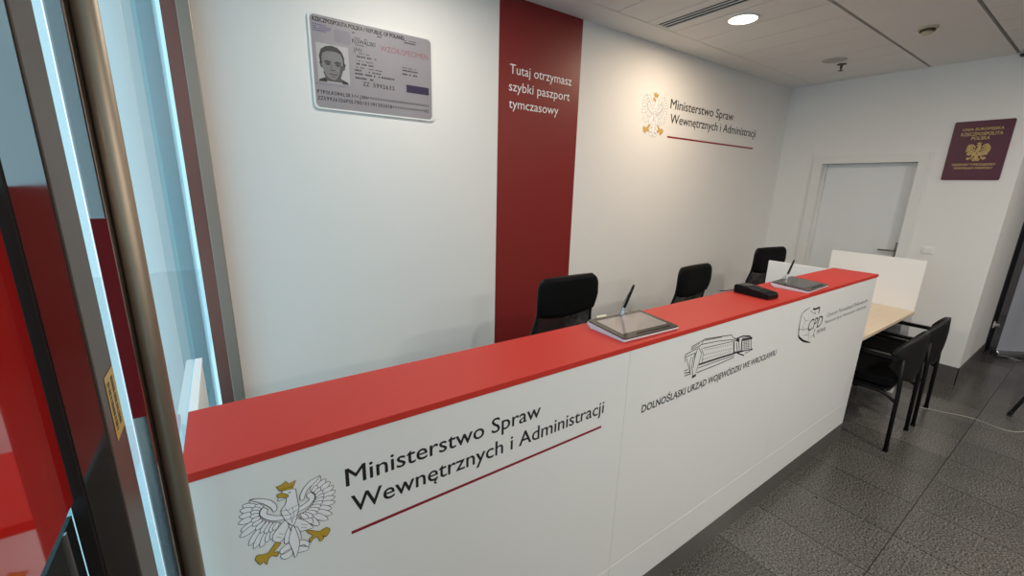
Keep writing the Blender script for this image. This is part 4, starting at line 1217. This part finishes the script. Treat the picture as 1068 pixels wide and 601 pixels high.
# =================================================================== VISITOR CHAIRS
def make_visitor_chair(loc, label):
    """faces +y, toward the desk"""
    t = thing('visitor_chair', label, 'chair', loc, 0.0, 'black armchairs at the desk')
    # curved plastic back shell
    a = B()
    nu, nv = 22, 10
    def shell_pt(i, j, o):
        s = -1 + 2 * i / nu
        x = 0.252 * math.sin(s * 1.25) / math.sin(1.25)
        zt = 0.810 - 0.120 * abs(s) ** 3.0
        zb = 0.470 + 0.110 * abs(s) ** 2.6
        z = zb + (zt - zb) * j / nv
        f = max(0.0, min(1.0, (z - 0.47) / 0.27))
        x *= 0.80 + 0.20 * f * f * (3 - 2 * f)
        y = -0.150 - 0.095 * (1 - s * s) - 0.03 * (z - 0.55) - 0.012 * math.sin(math.pi * j / nv)
        return (x * (1 - o * 0.05), y + o * 0.017, z)
    F = [[a.verts.new(shell_pt(i, j, 0)) for i in range(nu + 1)] for j in range(nv + 1)]
    K = [[a.verts.new(shell_pt(i, j, 1)) for i in range(nu + 1)] for j in range(nv + 1)]
    for j in range(nv):
        for i in range(nu):
            a.faces.new((F[j][i], F[j + 1][i], F[j + 1][i + 1], F[j][i + 1]))
            a.faces.new((K[j][i], K[j][i + 1], K[j + 1][i + 1], K[j + 1][i]))
        a.faces.new((F[j][0], K[j][0], K[j + 1][0], F[j + 1][0]))
        a.faces.new((F[j][nu], F[j + 1][nu], K[j + 1][nu], K[j][nu]))
    for i in range(nu):
        a.faces.new((F[0][i], F[0][i + 1], K[0][i + 1], K[0][i]))
        a.faces.new((F[nv][i], K[nv][i], K[nv][i + 1], F[nv][i + 1]))
    bs = obj('backrest', a, M['shell'], t, world=False, smooth=True)
    # padded inner face of the back
    a = B()
    def pad_pt(i, j, o):
        s = (-1 + 2 * i / 16) * 0.88
        x = 0.252 * math.sin(s * 1.25) / math.sin(1.25) * 0.95
        z = 0.600 + 0.02 * s * s + (0.160 - 0.075 * abs(s) ** 3) * j / 6
        y = -0.150 - 0.095 * (1 - s * s) - 0.03 * (z - 0.55) + 0.012
        e = min(1, i / 2, (16 - i) / 2, j / 1.2 + 0.1, (6 - j) / 1.2 + 0.1)
        return (x, y + (0.028 * e if o else 0.0), z)
    F = [[a.verts.new(pad_pt(i, j, 0)) for i in range(17)] for j in range(7)]
    K = [[a.verts.new(pad_pt(i, j, 1)) for i in range(17)] for j in range(7)]
    for j in range(6):
        for i in range(16):
            a.faces.new((F[j][i], F[j + 1][i], F[j + 1][i + 1], F[j][i + 1]))
            a.faces.new((K[j][i], K[j][i + 1], K[j + 1][i + 1], K[j + 1][i]))
        a.faces.new((F[j][0], K[j][0], K[j + 1][0], F[j + 1][0]))
        a.faces.new((F[j][16], F[j + 1][16], K[j + 1][16], K[j][16]))
    for i in range(16):
        a.faces.new((F[0][i], F[0][i + 1], K[0][i + 1], K[0][i]))
        a.faces.new((F[6][i], K[6][i], K[6][i + 1], F[6][i + 1]))
    obj('back_cushion', a, M['fabric'], bs, world=False, smooth=True)
    # seat
    a = B(); prism(a, rrect(-0.222, 0.222, -0.175, 0.245, 0.07, 8), lambda u, v, s: (u, v, s + 0.02 * (u / 0.222) ** 2), 0.425, 0.475)
    seat = obj('seat', a, M['fabric'], t, world=False, bevel=0.014)
    a = B(); prism(a, rrect(-0.215, 0.215, -0.170, 0.235, 0.07, 8), lambda u, v, s: (u * (1 - (0.426 - s) * 2.2), v * (1 - (0.426 - s) * 1.6), s), 0.395, 0.426)
    obj('seat_shell', a, M['shell'], seat, world=False, bevel=0.008)
    # each side: rear leg rising behind the back, front leg rising to the arm
    for sx in (-1, 1):
        a = B()
        tube(a, fillet([(sx * 0.236, -0.236, 0.006), (sx * 0.236, -0.224, 0.45), (sx * 0.236, -0.205, 0.660)], 0.05), 0.0125, 12)
        rl = obj('leg', a, M['metalblack'], t, world=False, smooth=True)
        a = B(); tube(a, [(sx * 0.236, -0.236, 0.0), (sx * 0.236, -0.236, 0.022)], 0.0150, 12)
        obj('leg_cap', a, M['black'], rl, world=False)
        a = B()
        tube(a, fillet([(sx * 0.240, 0.235, 0.006), (sx * 0.240, 0.215, 0.45), (sx * 0.240, 0.185, 0.655), (sx * 0.240, 0.10, 0.658)], 0.05), 0.0125, 12)
        fl_ = obj('leg', a, M['metalblack'], t, world=False, smooth=True)
        a = B(); tube(a, [(sx * 0.240, 0.235, 0.0), (sx * 0.240, 0.235, 0.022)], 0.0150, 12)
        obj('leg_cap', a, M['black'], fl_, world=False)
        a = B()
        prism(a, rrect(-0.20, 0.185, 0.648, 0.674, 0.011, 4), lambda u, v, s: (sx * 0.238 + s, u, v), -0.015, 0.015)
        obj('armrest', a, M['black'], t, world=False, bevel=0.006)
        a = B()
        tube(a, fillet([(sx * 0.236, -0.226, 0.36), (sx * 0.228, -0.15, 0.405), (sx * 0.228, 0.16, 0.405), (sx * 0.238, 0.218, 0.36)], 0.05), 0.0105, 10)
        obj('seat_rail', a, M['metalblack'], t, world=False, smooth=True)
    a = B()
    tube(a, [(-0.228, -0.145, 0.400), (0.228, -0.145, 0.400)], 0.0105, 10)
    tube(a, [(-0.228, 0.150, 0.400), (0.228, 0.150, 0.400)], 0.0105, 10)
    obj('cross_bars', a, M['metalblack'], t, world=False, smooth=True)
    return t
vc = make_visitor_chair((0.322, 0.0, 0), 'black armchair pushed under the wooden desk, right beside the counter end')
place(vc, (0.912, 0.0, 0), math.radians(2.5), 'black armchair pushed under the wooden desk, the one farther from the counter')

# =================================================================== ROLL-UP BANNER, SOCKET, CABLE, STAND LEG
ang = math.atan2(-0.632, 0.775)
bn = thing('roll_up_banner', 'pale grey roll-up banner with a silver base at the right edge', 'banner', (3.72, -0.60, 0), ang)
a = B()
prism(a, [(-0.045, 0.012), (0.045, 0.012), (0.045, 0.045), (0.020, 0.075), (-0.020, 0.075), (-0.045, 0.045)], lambda u, v, s: (s, u, v), -0.44, 0.44)
obj('banner_base', a, M['alu'], bn, world=False, bevel=0.004)
for x in (-0.30, 0.30):
    a = B(); box(a, x - 0.03, x + 0.03, -0.13, 0.10, 0.0, 0.012)
    obj('foot', a, M['alu'], bn, world=False, bevel=0.004)
a = B(); box(a, -0.425, 0.425, -0.0015, 0.0015, 0.074, 2.06)
obj('banner_sheet', a, M['banner'], bn, world=False)
a = B(); box(a, -0.432, 0.432, -0.012, 0.012, 2.055, 2.085)
obj('top_rail', a, M['alu'], bn, world=False, bevel=0.004)
a = B(); tube(a, [(0, 0.03, 0.07), (0, 0.03, 2.06)], 0.010, 10)
obj('support_pole', a, M['alu'], bn, world=False, smooth=True)

so = thing('wall_socket', 'small pale socket with a plug low on the black upright beside the banner', 'socket', (3.52, YP + 0.01, 0.32))
a = B(); prism(a, rrect(3.485, 3.555, 0.285, 0.36, 0.012, 4), lambda u, v, s: (u, YP + 0.01 - s, v), 0.0, 0.010)
obj('socket_plate', a, M['switch'], so)
a = B(); tube(a, [(3.52, YP, 0.322), (3.52, YP - 0.035, 0.322)], [0.020, 0.017], 16)
obj('plug', a, M['switch'], so)

a = B()
cab = [(1.10, -0.19), (1.15, -0.27), (1.18, -0.34), (1.225, -0.42), (1.245, -0.50), (1.215, -0.61), (1.235, -0.69), (1.33, -0.745), (1.48, -0.80), (1.7, -0.84), (2.0, -0.80)]
P3 = [Vector((x, y, 0.003)) for x, y in cab]
sm = []
for i in range(len(P3) - 1):
    p0 = P3[max(i - 1, 0)]; p1 = P3[i]; p2 = P3[i + 1]; p3 = P3[min(i + 2, len(P3) - 1)]
    for k in range(6):
        s = k / 6
        sm.append(0.5 * ((2 * p1) + (p2 - p0) * s + (2 * p0 - 5 * p1 + 4 * p2 - p3) * s * s + (3 * p1 - p0 - 3 * p2 + p3) * s ** 3))
sm.append(P3[-1])
tube(a, sm, 0.0029, 8)
tag(obj('floor_cable', a, M['cable'], None, smooth=True, origin=(1.3, -0.5, 0)), 'thin pale cable lying across the dark floor tiles by the chairs', 'cable')

ts = thing('tripod_stand', 'black stand at the right edge, only one leg tip showing on the floor', 'stand', (2.10, -0.83, 0))
hub = (2.10, -0.83, 0.62)
for k in range(3):
    dx, dy = ((-0.535, 0.196), (0.54, 0.10), (0.1, -0.56))[k]
    a = B(); tube(a, [(2.10 + dx, -0.83 + dy, 0.010), hub], [0.0125, 0.0125], 10)
    lg_ = obj('leg', a, M['metalblack'], ts, smooth=True)
    a = B(); tube(a, [(2.10 + dx, -0.83 + dy, 0.0), (2.10 + dx * 0.96, -0.83 + dy * 0.96, 0.032)], 0.015, 10)
    obj('leg_tip', a, M['gasket'], lg_)
a = B(); tube(a, [(2.10, -0.83, 0.58), (2.10, -0.83, 1.45)], 0.014, 12)
obj('pole', a, M['metalblack'], ts, smooth=True)
a = B(); lathe(a, [(0.03, 0.0), (0.035, 0.02), (0.03, 0.06)], (2.10, -0.83, 0.59), 16)
obj('collar', a, M['black'], ts)
a = B()
prism(a, [(-0.836 , -0.164), (-0.828, -0.169), (-0.822, -0.160), (-0.829, -0.155)], lambda u, v, s: (u, v, s), 0.0, 0.003)
tag(obj('floor_debris', a, M['gasket'], None, origin=(-0.83, -0.162, 0)), 'tiny dark crumb on the floor tile in front of the counter', 'debris')
